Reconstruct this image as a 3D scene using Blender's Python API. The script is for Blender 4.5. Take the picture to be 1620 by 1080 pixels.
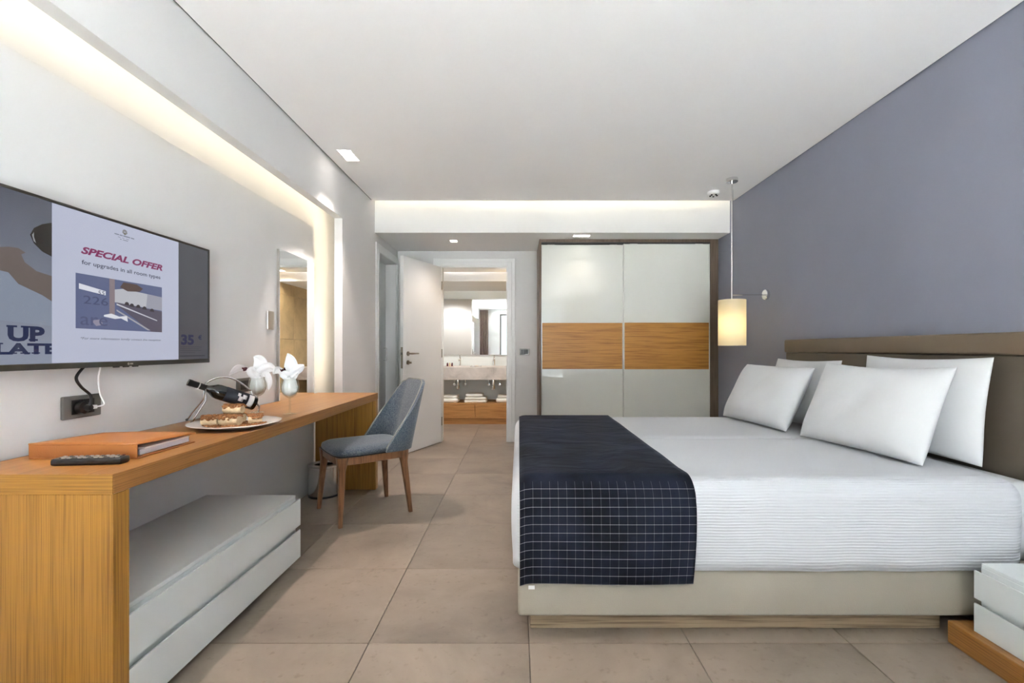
import bpy, bmesh, math, random
from mathutils import Vector, Matrix
random.seed(7)
PI = math.pi
for o in list(bpy.data.objects):
    bpy.data.objects.remove(o, do_unlink=True)
S = bpy.context.scene
C = S.collection

# ------------------------------------------------------------------ camera
F, CX, CY, H = 747.0, 821.0, 552.0, 1.10          # focal length and vanishing point in pixels of 1620x1080, eye height
cd = bpy.data.cameras.new('camera'); cam = bpy.data.objects.new('camera', cd); C.objects.link(cam)
cam.location = (0, 0, H); cam.rotation_euler = (PI/2, 0, 0)
cd.sensor_width = 36.0; cd.sensor_fit = 'HORIZONTAL'; cd.lens = 36.0*F/1620.0
cd.shift_x = -(CX-810)/1620.0; cd.shift_y = (CY-540)/1620.0
cd.clip_start = 0.05
S.camera = cam

# ------------------------------------------------------------------ world, daylight, exposure
w = bpy.data.worlds.new('daylight'); S.world = w; w.use_nodes = True
bg = w.node_tree.nodes['Background']
bg.inputs[0].default_value = (0.80, 0.90, 1.0, 1); bg.inputs[1].default_value = 2.6
pd = bpy.data.lights.new('window_portal', 'AREA'); pd.shape = 'RECTANGLE'; pd.size = 3.0; pd.size_y = 2.3
pd.cycles.is_portal = True
po = bpy.data.objects.new('window_portal', pd); C.objects.link(po)
po.location = (0.30, -1.46, 1.15); po.rotation_euler = (PI/2, 0, PI)    # faces into the room (+y)
sd = bpy.data.lights.new('sun', 'SUN'); sd.energy = 285.0; sd.angle = math.radians(0.6); sd.color = (0.95, 0.97, 1.0)
so = bpy.data.objects.new('sun', sd); C.objects.link(so)
so.rotation_euler = Vector((0.55, 0.0, -0.84)).to_track_quat('-Z', 'Y').to_euler()      # runs along the facade: lights the added bounce floor, not the room
S.view_settings.view_transform = 'Standard'; S.view_settings.look = 'None'
S.view_settings.gamma = 1.0; S.view_settings.use_curve_mapping = False
S.view_settings.exposure = -0.02
S.cycles.use_denoising = True
S.cycles.max_bounces = 10; S.cycles.diffuse_bounces = 6; S.cycles.glossy_bounces = 5
S.cycles.transmission_bounces = 8; S.cycles.transparent_max_bounces = 12
S.cycles.sample_clamp_indirect = 60.0

WARM = (1.0, 0.87, 0.78); LEDC = (1.0, 0.83, 0.58)

# ------------------------------------------------------------------ materials
def lin(r, g, b):
    f = lambda c: ((c/255+0.055)/1.055)**2.4 if c > 10 else c/255/12.92
    return (f(r), f(g), f(b), 1)
def base(name):
    m = bpy.data.materials.new(name); m.use_nodes = True
    nt = m.node_tree
    return m, nt, nt.nodes['Principled BSDF']
def N(nt, t, **kw):
    n = nt.nodes.new(t)
    for k, v in kw.items(): setattr(n, k, v)
    return n
def plain(name, col, rough=0.5, metal=0.0, noise=0.0, nscale=8, bump=0.0, bscale=60, spec=0.5, coat=0.0):
    m, nt, p = base(name)
    p.inputs['Base Color'].default_value = col; p.inputs['Roughness'].default_value = rough
    p.inputs['Metallic'].default_value = metal; p.inputs['Specular IOR Level'].default_value = spec
    p.inputs['Coat Weight'].default_value = coat
    tc = N(nt, 'ShaderNodeTexCoord')
    if noise > 0:
        n = N(nt, 'ShaderNodeTexNoise'); n.inputs['Scale'].default_value = nscale; n.inputs['Detail'].default_value = 4
        nt.links.new(tc.outputs['Object'], n.inputs['Vector'])
        r = N(nt, 'ShaderNodeValToRGB')
        c1 = tuple(c*(1-noise) for c in col[:3])+(1,); c2 = tuple(min(1, c*(1+noise)) for c in col[:3])+(1,)
        r.color_ramp.elements[0].color = c1; r.color_ramp.elements[1].color = c2
        r.color_ramp.elements[0].position = 0.3; r.color_ramp.elements[1].position = 0.7
        nt.links.new(n.outputs['Fac'], r.inputs['Fac']); nt.links.new(r.outputs['Color'], p.inputs['Base Color'])
    if bump > 0:
        n2 = N(nt, 'ShaderNodeTexNoise'); n2.inputs['Scale'].default_value = bscale; n2.inputs['Detail'].default_value = 3
        nt.links.new(tc.outputs['Object'], n2.inputs['Vector'])
        b = N(nt, 'ShaderNodeBump'); b.inputs['Strength'].default_value = bump; b.inputs['Distance'].default_value = 0.004
        nt.links.new(n2.outputs['Fac'], b.inputs['Height']); nt.links.new(b.outputs['Normal'], p.inputs['Normal'])
    return m
def wood(name, light, dark, axis, rough=0.38, fine=70, contrast=1.0):
    """straight-grained veneer, grain along axis 'x','y' or 'z' of the object"""
    m, nt, p = base(name)
    tc = N(nt, 'ShaderNodeTexCoord')
    def grain(sc_across, sc_along, detail):
        mp = N(nt, 'ShaderNodeMapping')
        s = [sc_across]*3; s['xyz'.index(axis)] = sc_along
        mp.inputs['Scale'].default_value = s
        nt.links.new(tc.outputs['Object'], mp.inputs['Vector'])
        n = N(nt, 'ShaderNodeTexNoise'); n.inputs['Scale'].default_value = 1.0; n.inputs['Detail'].default_value = detail
        n.inputs['Roughness'].default_value = 0.6
        nt.links.new(mp.outputs['Vector'], n.inputs['Vector'])
        return n
    a = grain(fine*2.2, 3.0, 3); b = grain(fine*0.35, 0.8, 4)
    mx = N(nt, 'ShaderNodeMath', operation='MULTIPLY_ADD'); mx.inputs[1].default_value = 0.72
    nt.links.new(a.outputs['Fac'], mx.inputs[0])
    m2 = N(nt, 'ShaderNodeMath', operation='MULTIPLY'); m2.inputs[1].default_value = 0.28
    nt.links.new(b.outputs['Fac'], m2.inputs[0]); nt.links.new(m2.outputs[0], mx.inputs[2])
    r = N(nt, 'ShaderNodeValToRGB')
    r.color_ramp.elements[0].position = 0.5-0.16*contrast; r.color_ramp.elements[0].color = dark
    r.color_ramp.elements[1].position = 0.54; r.color_ramp.elements[1].color = light
    nt.links.new(mx.outputs[0], r.inputs['Fac']); nt.links.new(r.outputs['Color'], p.inputs['Base Color'])
    p.inputs['Roughness'].default_value = rough
    bp = N(nt, 'ShaderNodeBump'); bp.inputs['Strength'].default_value = 0.12; bp.inputs['Distance'].default_value = 0.002
    nt.links.new(a.outputs['Fac'], bp.inputs['Height']); nt.links.new(bp.outputs['Normal'], p.inputs['Normal'])
    return m
def emit(name, col, strength, gloss=False):
    m = bpy.data.materials.new(name); m.use_nodes = True; nt = m.node_tree
    if gloss:
        p = nt.nodes['Principled BSDF']; p.inputs['Base Color'].default_value = (0.01, 0.01, 0.01, 1)
        p.inputs['Roughness'].default_value = 0.25
        p.inputs['Emission Color'].default_value = col; p.inputs['Emission Strength'].default_value = strength
    else:
        nt.nodes.remove(nt.nodes['Principled BSDF'])
        e = N(nt, 'ShaderNodeEmission'); e.inputs[0].default_value = col; e.inputs[1].default_value = strength
        nt.links.new(e.outputs[0], nt.nodes['Material Output'].inputs[0])
    return m
def stone(name, col, joints_var=0.06, rough=0.42, sc=3.0, vein=None):
    m, nt, p = base(name)
    tc = N(nt, 'ShaderNodeTexCoord'); oi = N(nt, 'ShaderNodeObjectInfo')
    off = N(nt, 'ShaderNodeVectorMath', operation='MULTIPLY_ADD')
    off.inputs[1].default_value = (37, 53, 11)
    cmb = N(nt, 'ShaderNodeCombineXYZ')
    for i in range(3): nt.links.new(oi.outputs['Random'], cmb.inputs[i])
    nt.links.new(cmb.outputs[0], off.inputs[0]); nt.links.new(tc.outputs['Object'], off.inputs[2])
    n1 = N(nt, 'ShaderNodeTexNoise'); n1.inputs['Scale'].default_value = sc; n1.inputs['Detail'].default_value = 8; n1.inputs['Roughness'].default_value = 0.62
    n1.inputs['Distortion'].default_value = 0.4
    n2 = N(nt, 'ShaderNodeTexNoise'); n2.inputs['Scale'].default_value = sc*16; n2.inputs['Detail'].default_value = 6
    for n in (n1, n2): nt.links.new(off.outputs[0], n.inputs['Vector'])
    r = N(nt, 'ShaderNodeValToRGB')
    d = tuple(c*0.72 for c in col[:3])+(1,); l = tuple(min(1, c*1.22) for c in col[:3])+(1,)
    if vein: d = vein
    e = r.color_ramp.elements; e[0].position = 0.3; e[0].color = d; e[1].position = 0.7; e[1].color = l
    mid = r.color_ramp.elements.new(0.5); mid.color = col
    nt.links.new(n1.outputs['Fac'], r.inputs['Fac'])
    r2 = N(nt, 'ShaderNodeValToRGB'); e = r2.color_ramp.elements
    e[0].position = 0.27; e[0].color = (0.72, 0.70, 0.68, 1); e[1].position = 0.40; e[1].color = (1, 1, 1, 1)
    nt.links.new(n2.outputs['Fac'], r2.inputs['Fac'])
    mul = N(nt, 'ShaderNodeMix', data_type='RGBA', blend_type='MULTIPLY'); mul.inputs[0].default_value = 0.7
    nt.links.new(r.outputs['Color'], mul.inputs[6]); nt.links.new(r2.outputs['Color'], mul.inputs[7])
    mr = N(nt, 'ShaderNodeMapRange'); mr.inputs['To Min'].default_value = 1-joints_var; mr.inputs['To Max'].default_value = 1+joints_var
    nt.links.new(oi.outputs['Random'], mr.inputs['Value'])
    vs = N(nt, 'ShaderNodeVectorMath', operation='SCALE')
    nt.links.new(mul.outputs[2], vs.inputs[0]); nt.links.new(mr.outputs[0], vs.inputs['Scale'])
    nt.links.new(vs.outputs[0], p.inputs['Base Color'])
    p.inputs['Roughness'].default_value = rough
    bp = N(nt, 'ShaderNodeBump'); bp.inputs['Strength'].default_value = 0.08; bp.inputs['Distance'].default_value = 0.003
    nt.links.new(n2.outputs['Fac'], bp.inputs['Height']); nt.links.new(bp.outputs['Normal'], p.inputs['Normal'])
    return m
def thin_glass(name, tint=(0.97, 0.99, 0.98, 1), refl=0.06):
    m = bpy.data.materials.new(name); m.use_nodes = True; nt = m.node_tree
    nt.nodes.remove(nt.nodes['Principled BSDF'])
    t = N(nt, 'ShaderNodeBsdfTransparent'); t.inputs[0].default_value = tint
    g = N(nt, 'ShaderNodeBsdfGlossy'); g.inputs['Roughness'].default_value = 0.02
    lw = N(nt, 'ShaderNodeLayerWeight'); lw.inputs['Blend'].default_value = 0.25
    ml = N(nt, 'ShaderNodeMath', operation='MULTIPLY_ADD'); ml.inputs[1].default_value = 0.35; ml.inputs[2].default_value = refl
    nt.links.new(lw.outputs['Facing'], ml.inputs[0])
    mx = N(nt, 'ShaderNodeMixShader')
    nt.links.new(ml.outputs[0], mx.inputs[0]); nt.links.new(t.outputs[0], mx.inputs[1]); nt.links.new(g.outputs[0], mx.inputs[2])
    nt.links.new(mx.outputs[0], nt.nodes['Material Output'].inputs[0])
    return m
def ribbed_cloth(name):
    m, nt, p = base(name)
    p.inputs['Base Color'].default_value = lin(202, 204, 208); p.inputs['Roughness'].default_value = 0.85
    p.inputs['Sheen Weight'].default_value = 0.1
    tc = N(nt, 'ShaderNodeTexCoord'); sp = N(nt, 'ShaderNodeSeparateXYZ'); nt.links.new(tc.outputs['UV'], sp.inputs[0])
    nz = N(nt, 'ShaderNodeTexNoise'); nz.inputs['Scale'].default_value = 5.0; nz.inputs['Detail'].default_value = 3
    nt.links.new(tc.outputs['Object'], nz.inputs['Vector'])
    a = N(nt, 'ShaderNodeMath', operation='MULTIPLY_ADD'); a.inputs[1].default_value = 2*PI/0.011
    nt.links.new(sp.outputs['Y'], a.inputs[0])
    b = N(nt, 'ShaderNodeMath', operation='MULTIPLY'); b.inputs[1].default_value = 6.0
    nt.links.new(nz.outputs['Fac'], b.inputs[0]); nt.links.new(b.outputs[0], a.inputs[2])
    s = N(nt, 'ShaderNodeMath', operation='SINE'); nt.links.new(a.outputs[0], s.inputs[0])
    mp = N(nt, 'ShaderNodeMapping'); mp.inputs['Scale'].default_value = (9, 60, 60); nt.links.new(tc.outputs['Object'], mp.inputs[0])
    n2 = N(nt, 'ShaderNodeTexNoise'); n2.inputs['Scale'].default_value = 1.0; nt.links.new(mp.outputs[0], n2.inputs['Vector'])
    mu = N(nt, 'ShaderNodeMath', operation='MULTIPLY'); nt.links.new(s.outputs[0], mu.inputs[0]); nt.links.new(n2.outputs['Fac'], mu.inputs[1])
    bp = N(nt, 'ShaderNodeBump'); bp.inputs['Strength'].default_value = 0.45; bp.inputs['Distance'].default_value = 0.003
    nt.links.new(mu.outputs[0], bp.inputs['Height']); nt.links.new(bp.outputs['Normal'], p.inputs['Normal'])
    return m
def check_velvet(name, bend):
    """navy velvet; a woven white check covers the hanging ends (|v| > bend)"""
    m, nt, p = base(name)
    p.inputs['Roughness'].default_value = 0.8; p.inputs['Sheen Weight'].default_value = 0.13; p.inputs['Sheen Roughness'].default_value = 0.3; p.inputs['Specular IOR Level'].default_value = 0.15
    p.inputs['Sheen Tint'].default_value = (0.55, 0.6, 0.8, 1)
    tc = N(nt, 'ShaderNodeTexCoord'); sp = N(nt, 'ShaderNodeSeparateXYZ'); nt.links.new(tc.outputs['UV'], sp.inputs[0])
    def mth(op, a, b=None, c=None):
        n = N(nt, 'ShaderNodeMath', operation=op)
        for i, v in enumerate((a, b, c)):
            if v is None: continue
            if isinstance(v, (int, float)): n.inputs[i].default_value = v
            else: nt.links.new(v, n.inputs[i])
        return n.outputs[0]
    def stripe(coord, pitch, wd):
        f = mth('FRACT', mth('DIVIDE', coord, pitch)); return mth('LESS_THAN', f, wd/pitch)
    h = stripe(sp.outputs['Y'], 0.0315, 0.0022); v = stripe(sp.outputs['X'], 0.0315, 0.0018)
    nz = N(nt, 'ShaderNodeTexNoise'); nz.inputs['Scale'].default_value = 14; nt.links.new(tc.outputs['Object'], nz.inputs['Vector'])
    vv = mth('MULTIPLY', v, mth('MULTIPLY', nz.outputs['Fac'], 0.3))
    both = mth('MULTIPLY', h, v)
    ln = mth('MINIMUM', mth('ADD', mth('MULTIPLY', h, 0.5), mth('ADD', vv, both)), 1.0)
    edge = mth('GREATER_THAN', mth('ABSOLUTE', mth('SUBTRACT', sp.outputs['Y'], 1.5)), bend)
    fac = mth('MULTIPLY', ln, edge)
    n2 = N(nt, 'ShaderNodeTexNoise'); n2.inputs['Scale'].default_value = 6; n2.inputs['Detail'].default_value = 5
    nt.links.new(tc.outputs['Object'], n2.inputs['Vector'])
    r = N(nt, 'ShaderNodeValToRGB'); e = r.color_ramp.elements
    e[0].position = 0.35; e[0].color = (0.0045, 0.005, 0.009, 1); e[1].position = 0.75; e[1].color = (0.014, 0.017, 0.032, 1)
    nt.links.new(n2.outputs['Fac'], r.inputs['Fac'])
    mx = N(nt, 'ShaderNodeMix', data_type='RGBA'); nt.links.new(fac, mx.inputs[0])
    nt.links.new(r.outputs['Color'], mx.inputs[6]); mx.inputs[7].default_value = (0.30, 0.30, 0.32, 1)
    nt.links.new(mx.outputs[2], p.inputs['Base Color'])
    mp = N(nt, 'ShaderNodeMapping'); mp.inputs['Scale'].default_value = (2.5, 4, 3); nt.links.new(tc.outputs['Object'], mp.inputs[0])
    n3 = N(nt, 'ShaderNodeTexNoise'); n3.inputs['Scale'].default_value = 1.6; n3.inputs['Detail'].default_value = 6; n3.inputs['Distortion'].default_value = 0.6
    nt.links.new(mp.outputs[0], n3.inputs['Vector'])
    bp = N(nt, 'ShaderNodeBump'); bp.inputs['Strength'].default_value = 0.6; bp.inputs['Distance'].default_value = 0.02
    nt.links.new(n3.outputs['Fac'], bp.inputs['Height']); nt.links.new(bp.outputs['Normal'], p.inputs['Normal'])
    return m
def velvet(name, c1, c2):
    m, nt, p = base(name)
    tc = N(nt, 'ShaderNodeTexCoord')
    n = N(nt, 'ShaderNodeTexNoise'); n.inputs['Scale'].default_value = 140; n.inputs['Detail'].default_value = 3
    nt.links.new(tc.outputs['Object'], n.inputs['Vector'])
    r = N(nt, 'ShaderNodeValToRGB'); e = r.color_ramp.elements
    e[0].position = 0.36; e[0].color = c1; e[1].position = 0.66; e[1].color = c2
    nt.links.new(n.outputs['Fac'], r.inputs['Fac']); nt.links.new(r.outputs['Color'], p.inputs['Base Color'])
    p.inputs['Roughness'].default_value = 0.9; p.inputs['Sheen Weight'].default_value = 0.5; p.inputs['Sheen Roughness'].default_value = 0.4
    b = N(nt, 'ShaderNodeBump'); b.inputs['Strength'].default_value = 0.3; b.inputs['Distance'].default_value = 0.002
    nt.links.new(n.outputs['Fac'], b.inputs['Height']); nt.links.new(b.outputs['Normal'], p.inputs['Normal'])
    return m
def shade_mat(name):
    m = bpy.data.materials.new(name); m.use_nodes = True; nt = m.node_tree
    nt.nodes.remove(nt.nodes['Principled BSDF'])
    d = N(nt, 'ShaderNodeBsdfDiffuse'); t = N(nt, 'ShaderNodeBsdfTranslucent')
    d.inputs[0].default_value = (0.82, 0.78, 0.66, 1); t.inputs[0].default_value = (0.88, 0.82, 0.64, 1)
    tc = N(nt, 'ShaderNodeTexCoord'); n = N(nt, 'ShaderNodeTexNoise'); n.inputs['Scale'].default_value = 200
    nt.links.new(tc.outputs['Object'], n.inputs['Vector'])
    b = N(nt, 'ShaderNodeBump'); b.inputs['Strength'].default_value = 0.1; b.inputs['Distance'].default_value = 0.001
    nt.links.new(n.outputs['Fac'], b.inputs['Height']); nt.links.new(b.outputs['Normal'], d.inputs['Normal'])
    mx = N(nt, 'ShaderNodeMixShader'); mx.inputs[0].default_value = 0.5
    nt.links.new(d.outputs[0], mx.inputs[1]); nt.links.new(t.outputs[0], mx.inputs[2])
    nt.links.new(mx.outputs[0], nt.nodes['Material Output'].inputs[0])
    return m

M = {}
M['wall'] = plain('white_paint', lin(218, 218, 218), 0.75, noise=0.012, nscale=3, bump=0.03, bscale=180, spec=0.3)
M['ceil'] = plain('ceiling_paint', lin(242, 242, 242), 0.8, noise=0.008, nscale=2, spec=0.3)
M['soffit'] = plain('soffit_paint', lin(232, 232, 231), 0.8, noise=0.008, nscale=2, spec=0.3)
M['blue'] = plain('grey_blue_paint', lin(134, 137, 152), 0.6, noise=0.03, nscale=2.5, bump=0.04, bscale=200, spec=0.35)
M['gap'] = plain('dark_gap_grey', lin(70, 70, 70), 0.8)  # dark grey: paints shade in the ceiling gaps, also colours plain dark parts
M['trim'] = plain('white_lacquer', lin(232, 233, 233), 0.35, noise=0.006)
M['tile'] = stone('beige_porcelain', lin(143, 129, 116), 0.05, 0.40, 2.2)
M['bounce_stone'] = stone('pale_bounce_stone', lin(220, 219, 217), 0.0, 0.7, 3.0)  # for the added floor that bounces sun indoors
M['grout'] = plain('grout', lin(120, 108, 97), 0.9, noise=0.08)
M['bath_tile'] = stone('sand_wall_tile', lin(198, 168, 118), 0.05, 0.45, 3.0)
M['oak_x'] = wood('oak_x', lin(169, 120, 46), lin(112, 71, 21), 'x', fine=150, contrast=1.15)
M['oak_y'] = wood('oak_y', lin(160, 110, 55), lin(114, 71, 31), 'y', fine=150, contrast=1.15)
M['oak_z'] = wood('oak_z', lin(169, 120, 46), lin(112, 71, 21), 'z', fine=150, contrast=1.15)
M['oak_grey_x'] = wood('greyed_oak', lin(172, 150, 122), lin(96, 78, 58), 'x', 0.55, 60, 1.2)
M['vanity_oak'] = wood('vanity_oak', lin(190, 138, 80), lin(150, 100, 52), 'x', 0.45, 30, 0.8)
M['panel_oak'] = wood('wardrobe_oak', lin(196, 138, 58), lin(146, 92, 30), 'x', 0.42, 45, 1.1)
M['frame_brown'] = wood('brown_frame', lin(112, 94, 78), lin(86, 70, 56), 'z', 0.5, 50)
M['walnut'] = wood('walnut', lin(142, 98, 66), lin(92, 58, 38), 'z', 0.35, 40)
M['lacquer'] = plain('white_drawer_lacquer', lin(212, 216, 215), 0.3, noise=0.006)
M['lacquer_grey'] = plain('grey_top_lacquer', lin(208, 208, 206), 0.45, noise=0.01)
M['glasswhite'] = plain('back_painted_glass', lin(228, 229, 222), 0.06, noise=0.006, spec=0.5, coat=0.3)
M['alu'] = plain('white_aluminium', lin(228, 228, 222), 0.35, 0.2)
M['leather'] = plain('taupe_leatherette', lin(168, 161, 147), 0.55, noise=0.03, nscale=5, bump=0.15, bscale=300)
M['head'] = plain('brown_leatherette', lin(88, 78, 67), 0.5, noise=0.06, nscale=3, bump=0.12, bscale=260)
M['head_roll'] = plain('brown_roll_leatherette', lin(108, 93, 76), 0.5, noise=0.06, nscale=3, bump=0.12, bscale=260)
M['cover'] = ribbed_cloth('white_coverlet')
M['linen'] = plain('white_linen', lin(210, 211, 213), 0.9, noise=0.012, nscale=10, bump=0.12, bscale=26)
M['napkin'] = plain('napkin_cotton', lin(246, 246, 248), 0.9, noise=0.01, bump=0.1, bscale=90)
M['chair'] = velvet('grey_blue_velvet', lin(66, 77, 93), lin(106, 114, 122))
M['piping'] = plain('pale_piping', lin(150, 148, 140), 0.8, noise=0.05)
M['chrome'] = plain('chrome', (0.8, 0.8, 0.8, 1), 0.08, 1.0, noise=0.02)
M['brushed'] = plain('brushed_nickel', (0.62, 0.60, 0.57, 1), 0.3, 1.0, noise=0.05, nscale=30)
M['bronze'] = plain('aged_nickel', (0.34, 0.30, 0.25, 1), 0.3, 1.0, noise=0.05)
M['plate'] = plain('grey_switch_frame', lin(150, 150, 148), 0.4, 0.3, noise=0.03)
M['steel'] = plain('polished_steel', (0.72, 0.72, 0.72, 1), 0.14, 1.0, noise=0.03, nscale=6)
M['black'] = plain('black_plastic', lin(26, 25, 26), 0.3, noise=0.1)
M['darkgrey'] = plain('dark_grey_plastic', lin(100, 97, 93), 0.4, noise=0.05)
M['bezel'] = plain('tv_bezel', lin(52, 49, 46), 0.35, noise=0.05)
M['mirror'] = plain('mirror_glass', (0.93, 0.94, 0.93, 1), 0.0, 1.0)
M['glass'] = thin_glass('clear_glass', (0.96, 0.98, 0.97, 1), 0.05)
M['pane'] = thin_glass('window_glass', (0.97, 0.99, 0.98, 1), 0.03)
M['bottle'] = plain('dark_green_bottle', lin(14, 16, 12), 0.08, spec=0.6, coat=0.5, noise=0.1)
M['capsule'] = plain('black_capsule', lin(20, 19, 20), 0.35, noise=0.1)
M['label_w'] = plain('paper_label', lin(205, 200, 200), 0.7, noise=0.04, nscale=40)
M['label_d'] = plain('dark_label', lin(38, 40, 50), 0.6, noise=0.1, nscale=40)
M['porcelain'] = plain('white_porcelain', lin(232, 224, 218), 0.18, noise=0.01)
M['pastry'] = plain('pale_pastry', lin(222, 198, 160), 0.85, noise=0.14, nscale=60, bump=0.6, bscale=120)
M['nuts'] = plain('chopped_nuts', lin(150, 100, 58), 0.8, noise=0.4, nscale=90, bump=0.4, bscale=150)
M['petal'] = plain('dark_red_petals', lin(88, 36, 44), 0.8, noise=0.3, nscale=90)
M['tan'] = plain('tan_leather', lin(165, 104, 50), 0.5, noise=0.07, nscale=7, bump=0.15, bscale=220)
M['paper'] = plain('paper_pages', lin(216, 220, 232), 0.8, noise=0.04, nscale=200)
M['marble'] = stone('grey_marble', lin(190, 182, 176), 0.0, 0.3, 5.0, lin(158, 148, 142))
M['towel'] = plain('white_towel', lin(240, 238, 232), 0.95, noise=0.02, bump=0.5, bscale=160)
M['bathwall'] = plain('bathroom_paint', lin(236, 240, 238), 0.6, noise=0.01)
M['curtain'] = plain('brown_curtain', lin(128, 108, 96), 0.9, noise=0.06, nscale=12)
M['shade'] = shade_mat('parchment_shade')
M['lens'] = emit('downlight_lens', (1.0, 0.93, 0.86, 1), 14.0)
M['led'] = emit('led_strip', LEDC+(1,), 24.0)
M['led2'] = emit('led_strip_soffit', LEDC+(1,), 21.0)
M['ledb'] = emit('led_strip_bath', (1.0, 0.92, 0.90, 1), 24.0)
M['bulb'] = emit('warm_bulb', (1.0, 0.82, 0.55, 1), 14.0)

# ------------------------------------------------------------------ object helpers
ORG = {}
def tag(o, label=None, cat=None, group=None, kind=None):
    if label: o['label'] = label
    if cat: o['category'] = cat
    if group: o['group'] = group
    if kind: o['kind'] = kind
    return o
def thing(name, label, cat, loc, group=None):
    o = bpy.data.objects.new(name, None); C.objects.link(o); o.location = loc; o.empty_display_size = 0.1
    ORG[o.name] = Vector(loc)
    return tag(o, label, cat, group)
def obj(name, bm, mat, parent=None, smooth=False, uvdone=False, angle=None):
    """bm in world coordinates -> one mesh object (origin at its base, or at its thing's origin when it is a part)"""
    bmesh.ops.recalc_face_normals(bm, faces=bm.faces)
    me = bpy.data.meshes.new(name)
    if parent is None:
        xs = [v.co for v in bm.verts]
        org = Vector(((min(v.x for v in xs)+max(v.x for v in xs))/2, (min(v.y for v in xs)+max(v.y for v in xs))/2, min(v.z for v in xs)))
    else:
        org = ORG[parent.name]
    bmesh.ops.translate(bm, verts=bm.verts, vec=-org)
    bm.to_mesh(me); bm.free()
    if smooth:
        for p in me.polygons: p.use_smooth = True
        if angle:
            try: me.set_sharp_from_angle(angle=math.radians(angle))
            except Exception: pass
    if mat is not None: me.materials.append(mat)
    o = bpy.data.objects.new(name, me); C.objects.link(o)
    if parent is None: o.location = org
    else: o.parent = parent
    ORG[o.name] = org
    return o
def B(): return bmesh.new()
def box(bm, x0, x1, y0, y1, z0, z1, bev=0.0, seg=2):
    t = bmesh.new()
    bmesh.ops.create_cube(t, size=1.0)
    for v in t.verts:
        v.co = Vector((x0+(v.co.x+.5)*(x1-x0), y0+(v.co.y+.5)*(y1-y0), z0+(v.co.z+.5)*(z1-z0)))
    if bev > 0: bmesh.ops.bevel(t, geom=t.edges, offset=bev, segments=seg, profile=0.5, affect='EDGES')
    merge(bm, t); return bm
def merge(bm, t, mat=None):
    me = bpy.data.meshes.new('tmp'); t.to_mesh(me); t.free()
    if mat is not None: me.transform(mat)
    bm.from_mesh(me); bpy.data.meshes.remove(me)
def bx(x0, x1, y0, y1, z0, z1, bev=0.0, seg=2): return box(B(), x0, x1, y0, y1, z0, z1, bev, seg)
def tube(bm, pts, r, seg=10, cap=True):
    pts = [Vector(p) for p in pts]; n = len(pts)
    rs = r if isinstance(r, (list, tuple)) else [r]*n
    rings = []; prev = None
    for i, p in enumerate(pts):
        t = (pts[min(i+1, n-1)]-pts[max(i-1, 0)]).normalized()
        if prev is None:
            a = Vector((0, 0, 1)) if abs(t.z) < .9 else Vector((1, 0, 0)); u = t.cross(a).normalized()
        else:
            u = (prev - t*prev.dot(t)).normalized()
        prev = u; v = t.cross(u)
        rings.append([bm.verts.new(p+(u*math.cos(2*PI*k/seg)+v*math.sin(2*PI*k/seg))*rs[i]) for k in range(seg)])
    for a, b in zip(rings, rings[1:]):
        for k in range(seg): bm.faces.new((a[k], a[(k+1) % seg], b[(k+1) % seg], b[k]))
    if cap:
        bm.faces.new(rings[0][::-1]); bm.faces.new(rings[-1])
    return bm
def lathe(bm, prof, c, seg=32, mat=None):
    t = bmesh.new(); rings = []
    for r, z in prof:
        if r < 1e-6: rings.append([t.verts.new((0, 0, z))])
        else: rings.append([t.verts.new((r*math.cos(2*PI*k/seg), r*math.sin(2*PI*k/seg), z)) for k in range(seg)])
    for a, b in zip(rings, rings[1:]):
        for k in range(seg):
            k2 = (k+1) % seg
            if len(a) == 1 and len(b) == 1: continue
            if len(a) == 1: t.faces.new((a[0], b[k], b[k2]))
            elif len(b) == 1: t.faces.new((a[k], a[k2], b[0]))
            else: t.faces.new((a[k], a[k2], b[k2], b[k]))
    merge(bm, t, (Matrix.Translation(Vector(c)) @ mat) if mat is not None else Matrix.Translation(Vector(c)))
    return bm
def surf(bm, fn, us, vs, uv=None):
    g = [[bm.verts.new(fn(u, v)) for v in vs] for u in us]
    lay = bm.loops.layers.uv.verify() if uv else None
    for i in range(len(us)-1):
        for j in range(len(vs)-1):
            f = bm.faces.new((g[i][j], g[i+1][j], g[i+1][j+1], g[i][j+1]))
            if uv:
                for l, (a, b) in zip(f.loops, ((i, j), (i+1, j), (i+1, j+1), (i, j+1))): l[lay].uv = uv(us[a], vs[b])
    return g
def lsp(a, b, n): return [a+(b-a)*i/(n-1) for i in range(n)]
def prism(bm, poly, fn0, fn1):
    """polygon poly (2d) placed by fn0 and fn1, closed"""
    a = [bm.verts.new(fn0(*p)) for p in poly]; b = [bm.verts.new(fn1(*p)) for p in poly]
    n = len(poly)
    bm.faces.new(a[::-1]); bm.faces.new(b)
    for k in range(n): bm.faces.new((a[k], a[(k+1) % n], b[(k+1) % n], b[k]))
    return bm
def struct(name, bm, mat, parent=None, label=None, **kw):
    o = obj(name, bm, mat, parent, **kw)
    if parent is None: tag(o, label, None, None, 'structure')
    return o
def solidify(o, th, off=-1):
    m = o.modifiers.new('thickness', 'SOLIDIFY'); m.thickness = th; m.offset = off
def subsurf(o, n=1):
    m = o.modifiers.new('smooth', 'SUBSURF'); m.levels = n; m.render_levels = n
def jit(p, s):                                       # cheap smooth pseudo noise
    return (math.sin(p[0]*7.3*s+1.7)+math.sin(p[1]*9.1*s+.4+p[0]*3*s)+math.sin(p[2]*8.2*s+2.2+p[1]*4*s))/3

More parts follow.
